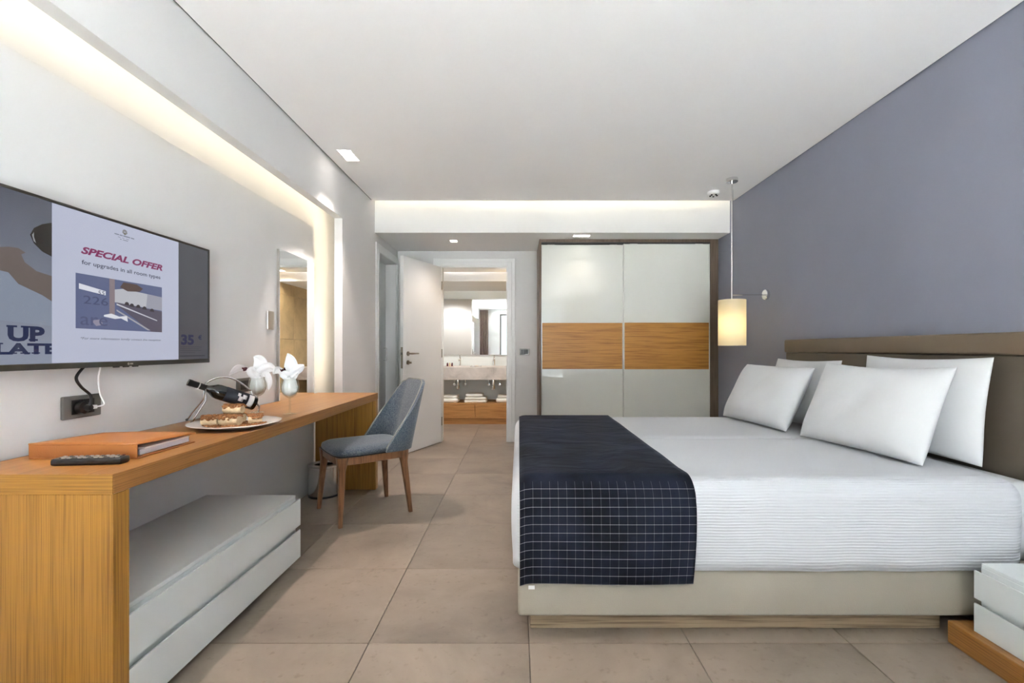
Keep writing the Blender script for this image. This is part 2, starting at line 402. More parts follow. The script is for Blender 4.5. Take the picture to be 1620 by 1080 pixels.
# ------------------------------------------------------------------ main dimensions
XL, XR = -1.438, 2.104          # wall faces
XP = -1.605                     # television panel face
XN = -1.680                     # niche back wall
YB = 5.60                       # wall with the bathroom door
YR = -2.20                      # window wall behind the camera
ZC = 2.544                      # ceiling
YC = 4.59                       # end of the ceiling slab
YS = 4.71                       # soffit face
ZS = 2.26                       # soffit underside
ZT = 2.80                       # added slab that keeps sky light out
YJ = 3.846                      # niche jamb
ZL = 2.166                      # niche head
YV = 7.45                       # bathroom end wall

# ------------------------------------------------------------------ floor
bm = B(); box(bm, -2.3, 2.2, YR-0.1, YV+.1, -0.12, -0.0105)
floor = struct('floor', bm, M['grout'], label='beige stone tile floor running through bedroom and bathroom')
tiles = {}
def tile_mesh(wx, wy):
    k = (round(wx, 3), round(wy, 3))
    if k not in tiles:
        t = bx(-wx/2, wx/2, -wy/2, wy/2, -0.010, 0.0, 0.0012, 1)
        me = bpy.data.meshes.new('floor_tile'); t.to_mesh(me); t.free(); me.materials.append(M['tile']); tiles[k] = me
    return tiles[k]
g = 0.0028
xj = [-2.362+0.6*i for i in range(9)]; yj = [1.767+0.6*j for j in range(-7, 11)]
for i in range(len(xj)-1):
    for j in range(len(yj)-1):
        x0, x1 = max(xj[i], -2.25), min(xj[i+1], XR-.002); y0, y1 = max(yj[j], YR), min(yj[j+1], YV)
        if x1-x0 < .03 or y1-y0 < .03: continue
        if x1 < -1.75 and y0 < 5.7: continue
        if x0 > 0.2 and y0 > 5.7: continue
        o = bpy.data.objects.new('floor_tile', tile_mesh(x1-x0-g, y1-y0-g)); C.objects.link(o)
        o.parent = floor; o.location = Vector(((x0+x1)/2, (y0+y1)/2, 0))-ORG[floor.name]

# ------------------------------------------------------------------ ceiling and added light-blocking slab
bm = B(); box(bm, XL+.012, XR-.012, YR, YC, ZC, ZC+.03)
struct('ceiling', bm, M['ceil'], label='white plasterboard ceiling with a lit gap at its far end')
bm = B(); box(bm, -2.35, 2.25, YR-.15, YV+.15, ZT, ZT+.1)
struct('light_block_slab', bm, M['ceil'], label='unseen slab added above the hung ceiling to keep sky light out')  # unseen, added so no sky light leaks in from above
for i, (a, b) in enumerate(((XL, XL+.012), (XR-.012, XR))):  # dark strips fill the side gaps, painting their shade and stopping cove light
    struct('trim_%d' % (i+1), bx(a+.0005, b-.0005, YR, YC, ZC+.006, ZC+.03), M['gap'], label='dark strip standing in for shade in the gap along the %s edge of the ceiling' % ('television wall', 'grey wall')[i])
# soffit at the far end
struct('soffit', bx(XL-.02, XR, YS, YB+.05, ZS, ZT), M['soffit'], label='dropped white soffit above wardrobe and doors')
t = thing('cove_light', 'warm light strip hidden above the far end of the ceiling', 'light strip', ((XL+XR)/2, YC-.05, ZC+.032))
obj('led_strip', bx(XL+.05, XR-.05, YC-.032, YC-.012, ZC+.034, ZC+.040), M['led2'], t)
obj('channel', bx(XL+.04, XR-.04, YC-.036, YC-.008, ZC+.0305, ZC+.0335), M['alu'], t)

# ------------------------------------------------------------------ walls
struct('wall_right', bx(XR, XR+.12, YR-.1, YB+.1, -.1, ZT), M['blue'], label='grey-blue painted wall behind the headboard')
# left wall: a thin skin around the niche, then solid with the closed door
bm = B()
box(bm, XL-.066, XL, YR, YJ, ZL, ZT)                       # head above the niche
box(bm, XL-.066, XL, YJ, 4.40, -.05, ZT)                   # jamb skin
box(bm, -1.76, XL, 4.40, 4.82, -.05, ZT)
box(bm, -1.76, XL, 4.82, 5.53, 2.087, ZT)
box(bm, -1.76, XL, 5.53, YB+.05, -.05, ZT)
struct('wall_left', bm, M['wall'], label='white wall framing the television niche')
bm = B()
box(bm, -1.76, XN, YR, 4.40, -.05, ZT)
box(bm, XN, XL-.066, YR, 4.40, 2.46, 2.50)
struct('wall_niche', bm, M['wall'], label='back of the television niche washed by warm light')
struct('wall_panel', bx(XN+.004, XP, YR, 3.694, -.005, 2.05, .001, 1), M['wall'], label='white panel behind the television, standing off the niche wall')
t = thing('niche_cove_light', 'warm light strip hidden behind the head of the television niche', 'light strip', (XL-.07, 1.3, 2.30))
obj('led_strip', bx(XL-.072, XL-.068, YR+.05, YJ+.10, 2.315, 2.330), M['led'], t)
obj('channel', bx(XL-.0678, XL-.0662, YR+.05, YJ+.10, 2.309, 2.336), M['alu'], t)
t = thing('jamb_cove_light', 'upright warm light strip hidden behind the side of the television niche', 'light strip', (XL-.07, 4.0, 0.80))
obj('led_strip', bx(XL-.072, XL-.068, 3.985, 4.0, 0.80, 2.29), M['led'], t)
obj('channel', bx(XL-.0678, XL-.0662, 3.978, 4.007, 0.80, 2.29), M['alu'], t)
# wall with the bathroom door
DX0, DX1, DZ = -0.925, -0.135, 2.083
bm = B()
box(bm, -2.3, DX0, YB, YB+.11, -.05, ZT); box(bm, DX1, XR, YB, YB+.11, -.05, ZT); box(bm, DX0, DX1, YB, YB+.11, DZ, ZT)
struct('wall_back', bm, M['wall'], label='white wall around the bathroom doorway')
# window wall behind the camera
WX0, WX1, WZ = -0.69, 1.22, 2.36
bm = B()
box(bm, -1.8, WX0, YR-.12, YR, -.1, ZT); box(bm, WX1, XR+.1, YR-.12, YR, -.1, ZT); box(bm, WX0, WX1, YR-.12, YR, WZ, ZT)
struct('wall_rear', bm, M['wall'], label='white wall around the balcony window')
po.location = ((WX0+WX1)/2, YR-.13, WZ/2); pd.size = WX1-WX0; pd.size_y = WZ
wd = bpy.data.objects.new('window_1', None); C.objects.link(wd); wd.location = ((WX0+WX1)/2, YR-.06, 0); ORG[wd.name] = Vector(wd.location)
tag(wd, 'dark framed sliding balcony window seen in the bathroom mirror', None, None, 'structure')
bm = B(); fw = .05; mxx = (WX0+WX1)/2
for a, b in ((WX0, WX0+fw), (mxx-fw/2, mxx+fw/2), (WX1-fw, WX1)): box(bm, a, b, YR-.10, YR-.04, 0.0, WZ)
box(bm, WX0, WX1, YR-.10, YR-.04, WZ-fw, WZ-.0005); box(bm, WX0, WX1, YR-.10, YR-.04, 0.0, fw)
obj('window_frame', bm, M['darkgrey'], wd)
for a, b in ((WX0+fw, mxx-fw/2), (mxx+fw/2, WX1-fw)):
    obj('pane', bx(a, b, YR-.073, YR-.067, fw, WZ-fw), M['pane'], wd)
def curtain(x0, x1, folds, label):
    t = thing('curtain', label, 'curtain', ((x0+x1)/2, YR+.12, 0.0), 'curtains at the balcony window')
    us = lsp(0, 1, folds*8+1); vs = lsp(0.02, ZC-.05, 6)
    bm = B(); surf(bm, lambda u, v: Vector((x0+u*(x1-x0), YR+.13+.035*math.sin(u*folds*2*PI)*(1-.25*v/2.5), v)), us, vs)
    o = obj('drape', bm, M['curtain'], t, smooth=True); solidify(o, .004, 0)
    obj('rail', bx(x0-.02, x1+.02, YR+.115, YR+.145, ZC-.03, ZC-.0005), M['alu'], t)
curtain(-1.40, -1.10, 5, 'brown gathered curtain at the television side of the window')
curtain(1.26, 1.96, 9, 'brown gathered curtain at the bed side of the window')

struct('bounce_floor', bx(-6.0, 7.0, -9.0, YR-.125, -.12, -.02), M['bounce_stone'], label='pale balcony floor added outside the window to bounce sunlight onto the ceiling')  # added reflector: throws sunlight up through the window onto the ceiling

# ------------------------------------------------------------------ doors and their trims
def architrave(name, bm, label): return struct(name, bm, M['trim'], label=label)
aw = .09
bm = B()
for d, th in ((aw, .012), (aw*.55, .018)):
    a = 0.0
    box(bm, DX0-d, DX0, YB-th, YB-.0002, 0.0, DZ+d, .003, 1); box(bm, DX1, DX1+d, YB-th, YB-.0002, 0.0, DZ+d, .003, 1)
    box(bm, DX0-.001, DX1+.001, YB-th, YB-.0002, DZ, DZ+d, .003, 1)
box(bm, DX0-.001, DX0+.014, YB-.004, YB+.115, 0.0, DZ); box(bm, DX1-.014, DX1+.001, YB-.004, YB+.115, 0.0, DZ); box(bm, DX0, DX1, YB-.004, YB+.115, DZ-.014, DZ+.001)
architrave('trim_3', bm, 'white architrave around the bathroom doorway')
# open leaf, hinged on the left jamb and swung into the bedroom
HX, HY = DX0+.008, YB-.022
ang = math.atan2(4.90-HY, -1.190-HX); L = .745; th = .040
dvec = Vector((math.cos(ang), math.sin(ang), 0)); nvec = Vector((-dvec.y, dvec.x, 0))   # nvec points to the photograph's left side
if nvec.x > 0: nvec = -nvec
def dl(s, n, z): return Vector((HX, HY, 0)) + dvec*s + nvec*n + Vector((0, 0, z))
def dbox(bm, s0, s1, n0, n1, z0, z1, bev=0):
    t = bx(s0, s1, n0, n1, z0, z1, bev, 2)
    for v in t.verts: v.co = dl(*v.co)
    merge(bm, t); return bm
leaf = obj('door_1', dbox(B(), 0, L, 0, th, .008, 2.068, .002), M['trim']); tag(leaf, 'open white flush door into the bathroom', None, None, 'structure')
bm = B()
for zc, r in ((1.052, .024), (.958, .024)):
    c = dl(L-.075, -.001, zc); lathe(bm, [(0, 0), (r, 0), (r, .008), (r*.8, .010), (0, .010)], c, 20, Matrix.Rotation(0, 4, 'Z') @ (-nvec).to_track_quat('Z', 'Y').to_matrix().to_4x4())
obj('rose', bm, M['bronze'], leaf, smooth=True, angle=40)
bm = B(); tube(bm, [dl(L-.075, -.005, 1.052), dl(L-.075, -.04, 1.052), dl(L-.085, -.05, 1.052), dl(L-.11, -.052, 1.052), dl(L-.20, -.05, 1.052)], [.009, .009, .010, .009, .008], 12)
obj('handle', bm, M['bronze'], leaf, smooth=True)
bm = B(); tube(bm, [dl(L-.075, -.008, .958), dl(L-.075, -.03, .958)], .007, 8); dbox(bm, L-.082, L-.068, -.045, -.028, .948, .968)
obj('key', bm, M['bronze'], leaf, smooth=True, angle=40)
obj('lock_plate', dbox(B(), L-.0005, L+.002, .008, .032, .90, 1.12), M['bronze'], leaf)
obj('latch', dbox(B(), L, L+.012, .012, .027, 1.04, 1.065, .002), M['darkgrey'], leaf)
for z in (.25, 1.05, 1.85):
    bm = B(); tube(bm, [dl(-.006, -.004, z-.05), dl(-.006, -.004, z+.05)], .006, 10); obj('hinge', bm, M['bronze'], leaf, smooth=True, angle=40)
# closed sliding door deep in the left wall
bm = B()
for d, th2 in ((.088, .012), (.05, .018)):
    box(bm, XL+.0002, XL+th2, 4.82-d, 4.82, 0, 2.087+d, .003, 1); box(bm, XL+.0002, XL+th2, 5.53, min(5.53+d, YB-.02), 0, 2.087+d, .003, 1)
    box(bm, XL+.0002, XL+th2, 4.819, 5.531, 2.087, 2.087+d, .003, 1)
architrave('trim_4', bm, 'white architrave around the closed door in the television wall')
d2 = obj('door_2', bx(-1.60, -1.56, 4.8205, 5.5295, .006, 2.083, .001, 1), M['trim']); tag(d2, 'closed pale door set deep in the television wall', None, None, 'structure')
bm = B(); tube(bm, [(-1.558, 5.44, .97), (-1.525, 5.44, .97), (-1.525, 5.44, 1.11), (-1.558, 5.44, 1.11)], .007, 10)
obj('handle', bm, M['chrome'], d2, smooth=True)

# switches and sockets
def plate_y(name, label, xc, zc, wx, hz, n, y=YB):
    t = thing(name, label, 'switch', (xc, y, zc-hz/2))
    obj('frame', bx(xc-wx/2, xc+wx/2, y-.010, y-.0003, zc-hz/2, zc+hz/2, .003), M['plate'], t)
    for k in range(n):
        a = xc-wx/2+.012+k*(wx-.024)/n
        obj('rocker', bx(a+.001, a+(wx-.024)/n-.001, y-.013, y-.0095, zc-hz/2+.012, zc+hz/2-.012, .002), M['black'], t)
    return t
plate_y('light_switch', 'grey framed switch plate between bathroom door and wardrobe', .066, 1.066, .116, .078, 3)
plate_y('light_switch', 'small dark switch plate in the corner behind the open door', -1.385, 1.055, .05, .08, 1)
def plate_x(name, label, cat, y0, y1, z0, z1, mat, inner, n):
    t = thing(name, label, cat, (XP, (y0+y1)/2, z0))
    obj('frame', bx(XP+.0003, XP+.011, y0, y1, z0, z1, .004), mat, t)
    if inner:
        iy, iz = (y1-y0)*.2, (z1-z0)*.18
        for k in range(n):
            a = y0+iy+k*(y1-y0-2*iy)/n
            obj('module', bx(XP+.0105, XP+.0135, a+.0008, a+(y1-y0-2*iy)/n-.0008, z0+iz, z1-iz, .0015), M['black'], t)
    return t
plate_x('wall_socket', 'dark grey socket plate with two plugs below the television', 'socket', 1.650, 1.803, .850, .932, M['darkgrey'], True, 2)
plate_x('wall_socket', 'dark socket plate behind the wine bottle and glass', 'socket', 2.675, 2.810, .850, .932, M['darkgrey'], True, 2)
plate_x('wall_thermostat', 'grey upright wall plate beside the leaning mirror', 'switch', 3.00, 3.075, 1.225, 1.345, M['brushed'], False, 1)

# ------------------------------------------------------------------ downlights
def downlight(label, x, y, z, sq, along, energy, spot=72, tilt=(0, 0), blend=.6, twin=True, color=None):
    t = thing('downlight', label, 'downlight', (x, y, z-.004), 'recessed square downlights')
    offs = (-1, 1) if twin else (0,)
    bmf = B()
    for k in offs:
        dx, dy = (k*(sq/2+.006), 0) if along == 'x' else (0, k*(sq/2+.006))
        cx, cy = x+dx, y+dy; f = .006
        for a in ((cx-sq/2-f, cx+sq/2+f, cy-sq/2-f, cy-sq/2), (cx-sq/2-f, cx+sq/2+f, cy+sq/2, cy+sq/2+f), (cx-sq/2-f, cx-sq/2, cy-sq/2, cy+sq/2), (cx+sq/2, cx+sq/2+f, cy-sq/2, cy+sq/2)):
            box(bmf, a[0], a[1], a[2], a[3], z-.004, z-.0002)
        obj('lens', bx(cx-sq/2, cx+sq/2, cy-sq/2, cy+sq/2, z-.0025, z-.0004), M['lens'], t)
        ld = bpy.data.lights.new('downlight_beam', 'SPOT'); ld.energy = energy; ld.color = color or WARM
        ld.spot_size = math.radians(spot); ld.spot_blend = blend; ld.shadow_soft_size = .02
        lo = bpy.data.objects.new('beam', ld); C.objects.link(lo); lo.parent = t
        lo.location = (dx, dy, -.02); lo.rotation_euler = (tilt[0], tilt[1], 0)
    obj('frame', bmf, M['trim'], t)
downlight('twin square downlight in the ceiling beside the television wall', -1.27, 3.52, ZC, .092, 'y', 62, 74, tilt=(0, -.10), blend=.45)
downlight('twin square downlight overhead, nearest the window', -1.27, 1.30, ZC, .092, 'y', 50, 60, tilt=(0, -.24), blend=.45)
downlight('single square downlight in the soffit above the open door', -.70, 5.07, ZS, .07, 'x', 22, 130, twin=False, blend=1.0)
downlight('twin square downlight in the soffit in front of the wardrobe', .64, 4.83, ZS, .076, 'x', 2.2, 100)

# ------------------------------------------------------------------ smoke detector
t = thing('smoke_detector', 'small white detector on the ceiling beside the pendant lamp', 'detector', (1.785, 4.33, ZC-.05))
bm = B(); lathe(bm, [(0, ZC-.0005), (.052, ZC-.0005), (.052, ZC-.022), (.046, ZC-.030), (.030, ZC-.034), (0, ZC-.034)], (1.785, 4.33, 0), 28)
obj('housing', bm, M['trim'], t, smooth=True, angle=40)
for a in range(5):
    q = a*2*PI/5; bm = bx(1.785+.03*math.cos(q)-.007, 1.785+.03*math.cos(q)+.007, 4.33+.03*math.sin(q)-.007, 4.33+.03*math.sin(q)+.007, ZC-.043, ZC-.031, .003)
    obj('sensor_vent', bm, M['black'], t)

# ------------------------------------------------------------------ pendant lamp
PX, PY = 1.805, 4.0
t = thing('pendant_lamp', 'hanging lamp with a cream cylinder shade beside the headboard', 'lamp', (PX, PY, 1.13))
bm = B(); lathe(bm, [(0, ZC-.0005), (.048, ZC-.0005), (.048, ZC-.028), (.044, ZC-.032), (0, ZC-.032)], (PX, PY, 0), 28); obj('ceiling_rose', bm, M['chrome'], t, smooth=True, angle=40)
bm = B(); tube(bm, [(PX, PY, ZC-.03), (PX, PY, 1.45)], .007, 12); obj('rod', bm, M['chrome'], t, smooth=True, angle=40)
bm = B(); tube(bm, [(PX, PY, 1.56), (XR-.02, PY, 1.56)], .0055, 10); obj('wall_arm', bm, M['chrome'], t, smooth=True, angle=40)
bm = B(); lathe(bm, [(0, 0), (.044, 0), (.044, .022), (.040, .026), (0, .026)], (XR-.0005, PY, 1.56), 28, Matrix.Rotation(-PI/2, 4, 'Y')); obj('wall_disc', bm, M['chrome'], t, smooth=True, angle=40)
bm = B(); lathe(bm, [(.110, 1.13), (.110, 1.515), (.1085, 1.515), (.1085, 1.13), (.110, 1.13)], (PX, PY, 0), 48); sh = obj('shade', bm, M['shade'], t, smooth=True, angle=40)
bm = B()
for k in range(3):
    q = k*2*PI/3+.3; tube(bm, [(PX, PY, 1.47), (PX+.1085*math.cos(q), PY+.1085*math.sin(q), 1.505)], .002, 6)
obj('shade_holder', bm, M['chrome'], t, smooth=True)
bm = B(); lathe(bm, [(0, 1.455), (.018, 1.45), (.018, 1.405), (0, 1.40)], (PX, PY, 0), 16); obj('lamp_holder', bm, M['trim'], t, smooth=True, angle=40)
bm = B(); lathe(bm, [(.012, 1.402), (.026, 1.375), (.030, 1.35), (.024, 1.326), (0, 1.315)], (PX, PY, 0), 20); obj('bulb', bm, M['bulb'], t, smooth=True)
ld = bpy.data.lights.new('pendant_glow', 'POINT'); ld.energy = 1.3; ld.color = (1, .86, .62); ld.shadow_soft_size = .03
lo = bpy.data.objects.new('glow', ld); C.objects.link(lo); lo.parent = t; lo.location = Vector((PX, PY, 1.285))-ORG[t.name]

# ------------------------------------------------------------------ wardrobe
t = thing('wardrobe', 'built-in wardrobe with two white glass sliding doors and an oak band', 'wardrobe', (1.15, 5.30, 0))
WA0, WA1, WF = .215, XR-.001, 4.98
obj('side_panel', bx(WA0, WA0+.022, WF, YB-.001, .0005, ZS-.001, .001, 1), M['frame_brown'], t)
obj('side_panel', bx(2.02, WA1, WF, YB-.001, .0005, ZS-.001, .001, 1), M['frame_brown'], t)
obj('top_panel', bx(WA0+.0225, 2.0195, WF+.004, YB-.001, ZS-.03, ZS-.001), M['frame_brown'], t)
obj('back_panel', bx(WA0+.0225, 2.0195, YB-.02, YB-.002, .06, ZS-.031), M['frame_brown'], t)
obj('plinth', bx(WA0+.0225, 2.0195, WF+.03, YB-.03, .0005, .055), M['frame_brown'], t)
obj('top_rail', bx(WA0+.023, 2.019, WF+.006, WF+.10, ZS-.045, ZS-.031), M['gap'], t)
for (a, b, y) in ((WA0+.024, 1.112, WF+.055), (1.108, 2.018, WF+.014)):
    dr = obj('sliding_door', bx(a, b, y+.004, y+.03, .06, 2.212), M['alu'], t)
    e = .009
    obj('glass_panel', bx(a+e, b-e, y, y+.0045, 1.383, 2.208, .001, 1), M['glasswhite'], dr)
    obj('oak_panel', bx(a+e, b-e, y+.0005, y+.0045, .887, 1.379, .001, 1), M['panel_oak'], dr)
    obj('glass_panel', bx(a+e, b-e, y, y+.0045, .064, .883, .001, 1), M['glasswhite'], dr)
    for (c, d) in ((a, a+e-.001), (b-e+.001, b)): obj('edge_profile', bx(c, d, y-.003, y+.0045, .06, 2.212), M['alu'], dr)
    for fr in (.12, .88):
        c = a+(b-a)*fr; obj('roller', bx(c-.04, c+.04, y+.006, y+.024, 2.2122, 2.224), M['alu'], dr)

# ------------------------------------------------------------------ television
TX0, TXF, TY0, TY1, TZ0, TZ1 = -1.585, -1.540, 1.372, 2.353, 1.033, 1.594
t = thing('television', 'wall-mounted flat television showing a special offer notice', 'television', (-1.56, 1.86, TZ0))
obj('mount', bx(XP+.0003, TX0-.0002, 1.66, 2.06, 1.20, 1.45), M['black'], t)
obj('housing', bx(TX0, TXF-.012, TY0+.006, TY1-.006, TZ0+.004, TZ1-.004, .006), M['black'], t)
bm = B(); bz = .0095
box(bm, TXF-.0125, TXF, TY0, TY1, TZ0, TZ0+.020, .002, 1); box(bm, TXF-.0125, TXF, TY0, TY1, TZ1-bz, TZ1, .002, 1)
box(bm, TXF-.0125, TXF, TY0, TY0+bz, TZ0+.018, TZ1-bz+.002, .002, 1); box(bm, TXF-.0125, TXF, TY1-bz, TY1, TZ0+.018, TZ1-bz+.002, .002, 1)
obj('bezel', bm, M['bezel'], t)
XS = TXF-.004                                         # screen plane
SY0, SY1, SZ0, SZ1 = TY0+bz, TY1-bz, TZ0+.0195, TZ1-bz
def scr_mat(name, c, s=1.0): return emit(name, lin(*c), s, True)
# the backdrop picture: grey-blue, lighter towards its foot
m, nt, p = base('screen_backdrop'); p.inputs['Base Color'].default_value = (.01, .01, .01, 1); p.inputs['Roughness'].default_value = .25
tc = N(nt, 'ShaderNodeTexCoord'); sp = N(nt, 'ShaderNodeSeparateXYZ'); nt.links.new(tc.outputs['Object'], sp.inputs[0])
mr = N(nt, 'ShaderNodeMapRange'); mr.inputs['From Min'].default_value = 0.0; mr.inputs['From Max'].default_value = .56
nt.links.new(sp.outputs['Z'], mr.inputs['Value'])
r = N(nt, 'ShaderNodeValToRGB'); r.color_ramp.elements[0].color = lin(150, 158, 176); r.color_ramp.elements[1].color = lin(88, 92, 104)
nt.links.new(mr.outputs[0], r.inputs[0]); nt.links.new(r.outputs[0], p.inputs['Emission Color']); p.inputs['Emission Strength'].default_value = .8
scr = obj('screen', bx(XS-.004, XS, SY0-.002, SY1+.002, SZ0-.002, SZ1+.002), m, t)
def pxy(x, y):                                        # photo pixel -> (Y, Z) on the screen plane
    Y = -XS*F/(CX-x); return (Y, H+(CY-y)*Y/F)
def flat(name, poly, c, lift, s=.9, px=True):
    q = [pxy(*p) for p in poly] if px else poly
    q = [(min(max(a, SY0), SY1), min(max(b, SZ0), SZ1)) for a, b in q]
    bm = B(); prism(bm, q, lambda a, b: Vector((XS+lift-.0001, a, b)), lambda a, b: Vector((XS+lift, a, b)))
    return obj(name, bm, scr_mat(name+'_print', c, s), scr)
def c1(pts): return [(x/4.5, 260+y/4.5) for x, y in pts]
def c2(pts): return [(x/4.5, 440+y/4.5) for x, y in pts]
flat('apron_print', c1([(-90, 740), (0, 745), (60, 770), (130, 850), (300, 930), (375, 975), (375, 1150), (-90, 1100)]), (140, 150, 168), .0002, .8)
flat('arm_print', c1([(-90, 585), (60, 585), (130, 595), (182, 628), (150, 640), (175, 695), (260, 760), (385, 800), (385, 985), (300, 930), (130, 850), (60, 768), (-90, 735)]), (112, 102, 98), .0004, .8)
flat('pan_print', c1([(390, 412), (300, 425), (240, 452), (213, 500), (240, 560), (300, 620), (390, 668)]), (40, 32, 28), .0006, .8)
flat('pan_rim_print', c1([(226, 500), (240, 482), (240, 515), (255, 560), (238, 545)]), (150, 150, 155), .0008, .8)
flat('side_print', [(2.12, SZ0), (SY1, SZ0), (SY1, SZ1), (2.12, SZ1)], (80, 82, 90), .0003, .8, False)
PA0, PA1, PZ0, PZ1 = 1.560, 2.140, SZ0+.001, SZ1-.001
flat('notice_sheet', [(PA0, PZ0), (PA1, PZ0), (PA1, PZ1), (PA0, PZ1)], (182, 187, 207), .0010, .95, False)
# photograph printed on the notice
P0, P1, Q0, Q1 = 1.643, 2.040, 1.1725, 1.366
def ph(pts): return [(P0+(P1-P0)*u, Q0+(Q1-Q0)*v) for u, v in pts]
flat('photo_print', ph([(0, 0), (1, 0), (1, 1), (0, 1)]), (96, 106, 142), .0014, .85, False)
flat('photo_sky_print', ph([(.40, .55), (1, .48), (1, .78), (.65, .82), (.5, .84), (.40, .80)]), (190, 192, 200), .0016, .85, False)
flat('photo_dusk_print', ph([(.78, .50), (1, .48), (1, .78), (.80, .80)]), (160, 162, 176), .00165, .85, False)
flat('photo_tree_print', ph([(.46, .86), (.55, .80), (.7, .83), (.74, .90), (.66, .97), (.5, .97)]), (92, 76, 72), .0018, .85, False)
flat('photo_window_print', ph([(.03, .72), (.30, .66), (.30, .74), (.03, .82)]), (225, 228, 238), .0018, .85, False)
flat('photo_stone_print', ph([(.15, .16), (.25, .19), (.27, .09), (.20, .06)]), (150, 146, 166), .0019, .85, False)
flat('photo_pillar_print', ph([(.34, .3), (.40, .3), (.40, 1), (.34, 1)]), (140, 128, 134), .0018, .85, False)
flat('photo_terrace_print', ph([(.42, .55), (.42, .50), (.85, .0), (1, 0), (1, .46)]), (92, 88, 104), .0018, .85, False)
flat('photo_line_print', ph([(.42, .50), (.42, .53), (.93, .26), (.93, .24)]), (205, 205, 215), .0020, .85, False)
flat('photo_line_print', ph([(.42, .38), (.42, .41), (.84, .03), (.80, .03)]), (170, 168, 176), .0020, .85, False)
for k, (u, v) in enumerate(((.54, .55), (.6, .53), (.68, .52), (.76, .50), (.86, .47))):
    flat('photo_umbrella_print', ph([(u-.03, v-.03), (u+.03, v-.035), (u+.02, v+.02), (u, v+.035), (u-.02, v+.02)]), (66, 60, 66), .0021, .85, False)
flat('photo_chairs_print', ph([(.28, .28), (.36, .32), (.45, .27), (.54, .30), (.55, .18), (.47, .24), (.40, .22), (.28, .25)]), (226, 228, 236), .0022, .85, False)
def text(name, s, y, z, width, height, c, lift, shear=0.0, bold=0.0, strength=.9, parent=None, serif=False):
    cu = bpy.data.curves.new(name, 'FONT'); cu.body = s; cu.size = 1.0; cu.shear = shear; cu.offset = bold; cu.resolution_u = 3
    to = bpy.data.objects.new(name, cu); C.objects.link(to)
    dg = bpy.context.evaluated_depsgraph_get(); me0 = to.evaluated_get(dg).to_mesh()
    bm = B(); bm.from_mesh(me0); to.evaluated_get(dg).to_mesh_clear(); bpy.data.objects.remove(to, do_unlink=True)
    xs = [v.co.x for v in bm.verts]; ys = [v.co.y for v in bm.verts]
    x0, x1 = min(xs), max(xs); cap = .729*1.0 if max(ys) > .6 else max(ys)
    for v in bm.verts:
        v.co = Vector((XS+lift, y+(v.co.x-x0)/(x1-x0)*width, z+v.co.y/cap*height))
    return obj(name, bm, scr_mat(name+'_ink', c, strength), parent or scr)
text('title_lettering', 'SPECIAL OFFER', 1.662, 1.4385, .380, .0245, (132, 52, 96), .0024, .28, .040)
text('subtitle_lettering', 'for upgrades in all room types', 1.665, 1.4005, .365, .0155, (72, 74, 92), .0024, 0, .012)
text('footnote_lettering', '*For more information kindly contact the reception', 1.66, 1.1345, .372, .0085, (96, 98, 112), .0024, .25, .004)
for zz_, wds in ((1.5385, ((1.800, .020, .0042), (1.823, .014, .0042), (1.840, .032, .0045), (1.876, .016, .0042))), (1.5305, ((1.815, .012, .002), (1.835, .010, .002), (1.853, .014, .002))), (1.5235, ((1.825, .007, .003), (1.838, .024, .003)))):
    for (ya, wa, ha) in wds: flat('crest_word_print', [(ya, zz_), (ya+wa, zz_), (ya+wa, zz_+ha), (ya, zz_+ha)], (128, 132, 150), .0024, .9, False)
cy, cz = 1.847, 1.558
for k in range(7):
    q = PI*k/6
    flat('crest_petal_print', [(cy+.002*math.cos(q), cz+.002*math.sin(q)-.003), (cy+.011*math.cos(q-.22), cz+.011*math.sin(q-.22)-.003), (cy+.0125*math.cos(q), cz+.0125*math.sin(q)-.003), (cy+.011*math.cos(q+.22), cz+.011*math.sin(q+.22)-.003)], (120, 116, 108), .0024, .85, False)
flat('crest_base_print', [(cy-.010, cz-.006), (cy, cz-.013), (cy+.010, cz-.006), (cy, cz-.003)], (120, 116, 108), .0024, .85, False)
text('faint_numeral_lettering', '226', 1.672, 1.262, .10, .030, (70, 78, 112), .0023, 0, 0)
text('faint_numeral_lettering', '55', 1.728, 1.300, .030, .016, (66, 72, 100), .0023, .2, 0)
text('faint_word_lettering', 'are', 1.660, 1.186, .11, .030, (80, 88, 122), .0023, 0, 0)
INK = (34, 44, 78)
def slab(word, y, z, wd, ht, lift, serifs):
    o = text('headline_lettering', word, y, z, wd, ht, INK, lift, 0, .045)
    for (u0, u1, top) in serifs:
        zz = z+ht*(.88 if top else 0)
        flat('headline_serif', [(y+wd*u0, zz), (y+wd*u1, zz), (y+wd*u1, zz+ht*.12), (y+wd*u0, zz+ht*.12)], INK, lift+.0001, .9, False)
slab('UP', 1.425, 1.1265, .112, .046, .0008, ((-.03, .24, 1), (.34, .58, 1), (.55, .80, 0)))
slab('LATE', 1.390, 1.0855, .188, .033, .0008, ((-.02, .12, 1), (-.02, .1, 0), (.19, .33, 0), (.38, .54, 0), (.56, .70, 0)))
flat('notice_sheet_edge', [(PA0, PZ0), (PA0+.030, PZ0), (PA0+.030, SZ0+.08), (PA0, SZ0+.08)], (182, 187, 207), .0012, .95, False)
text('price_lettering', '35', 2.157, 1.1225, .085, .045, INK, .0008, 0, .04)
text('price_lettering', '\u20ac', 2.272, 1.146, .026, .021, INK, .0008, 0, .03)
for k, wdd in enumerate((.145, .125, .14, .10)):
    flat('small_print_line', [(2.152, 1.109-k*.0085), (2.152+wdd, 1.109-k*.0085), (2.152+wdd, 1.1105-k*.0085), (2.152, 1.1105-k*.0085)], (52, 56, 70), .0008, .8, False)
flat('small_print_line', [(2.150, 1.066), (2.320, 1.066), (2.320, 1.070), (2.150, 1.070)], (46, 50, 62), .0008, .8, False)
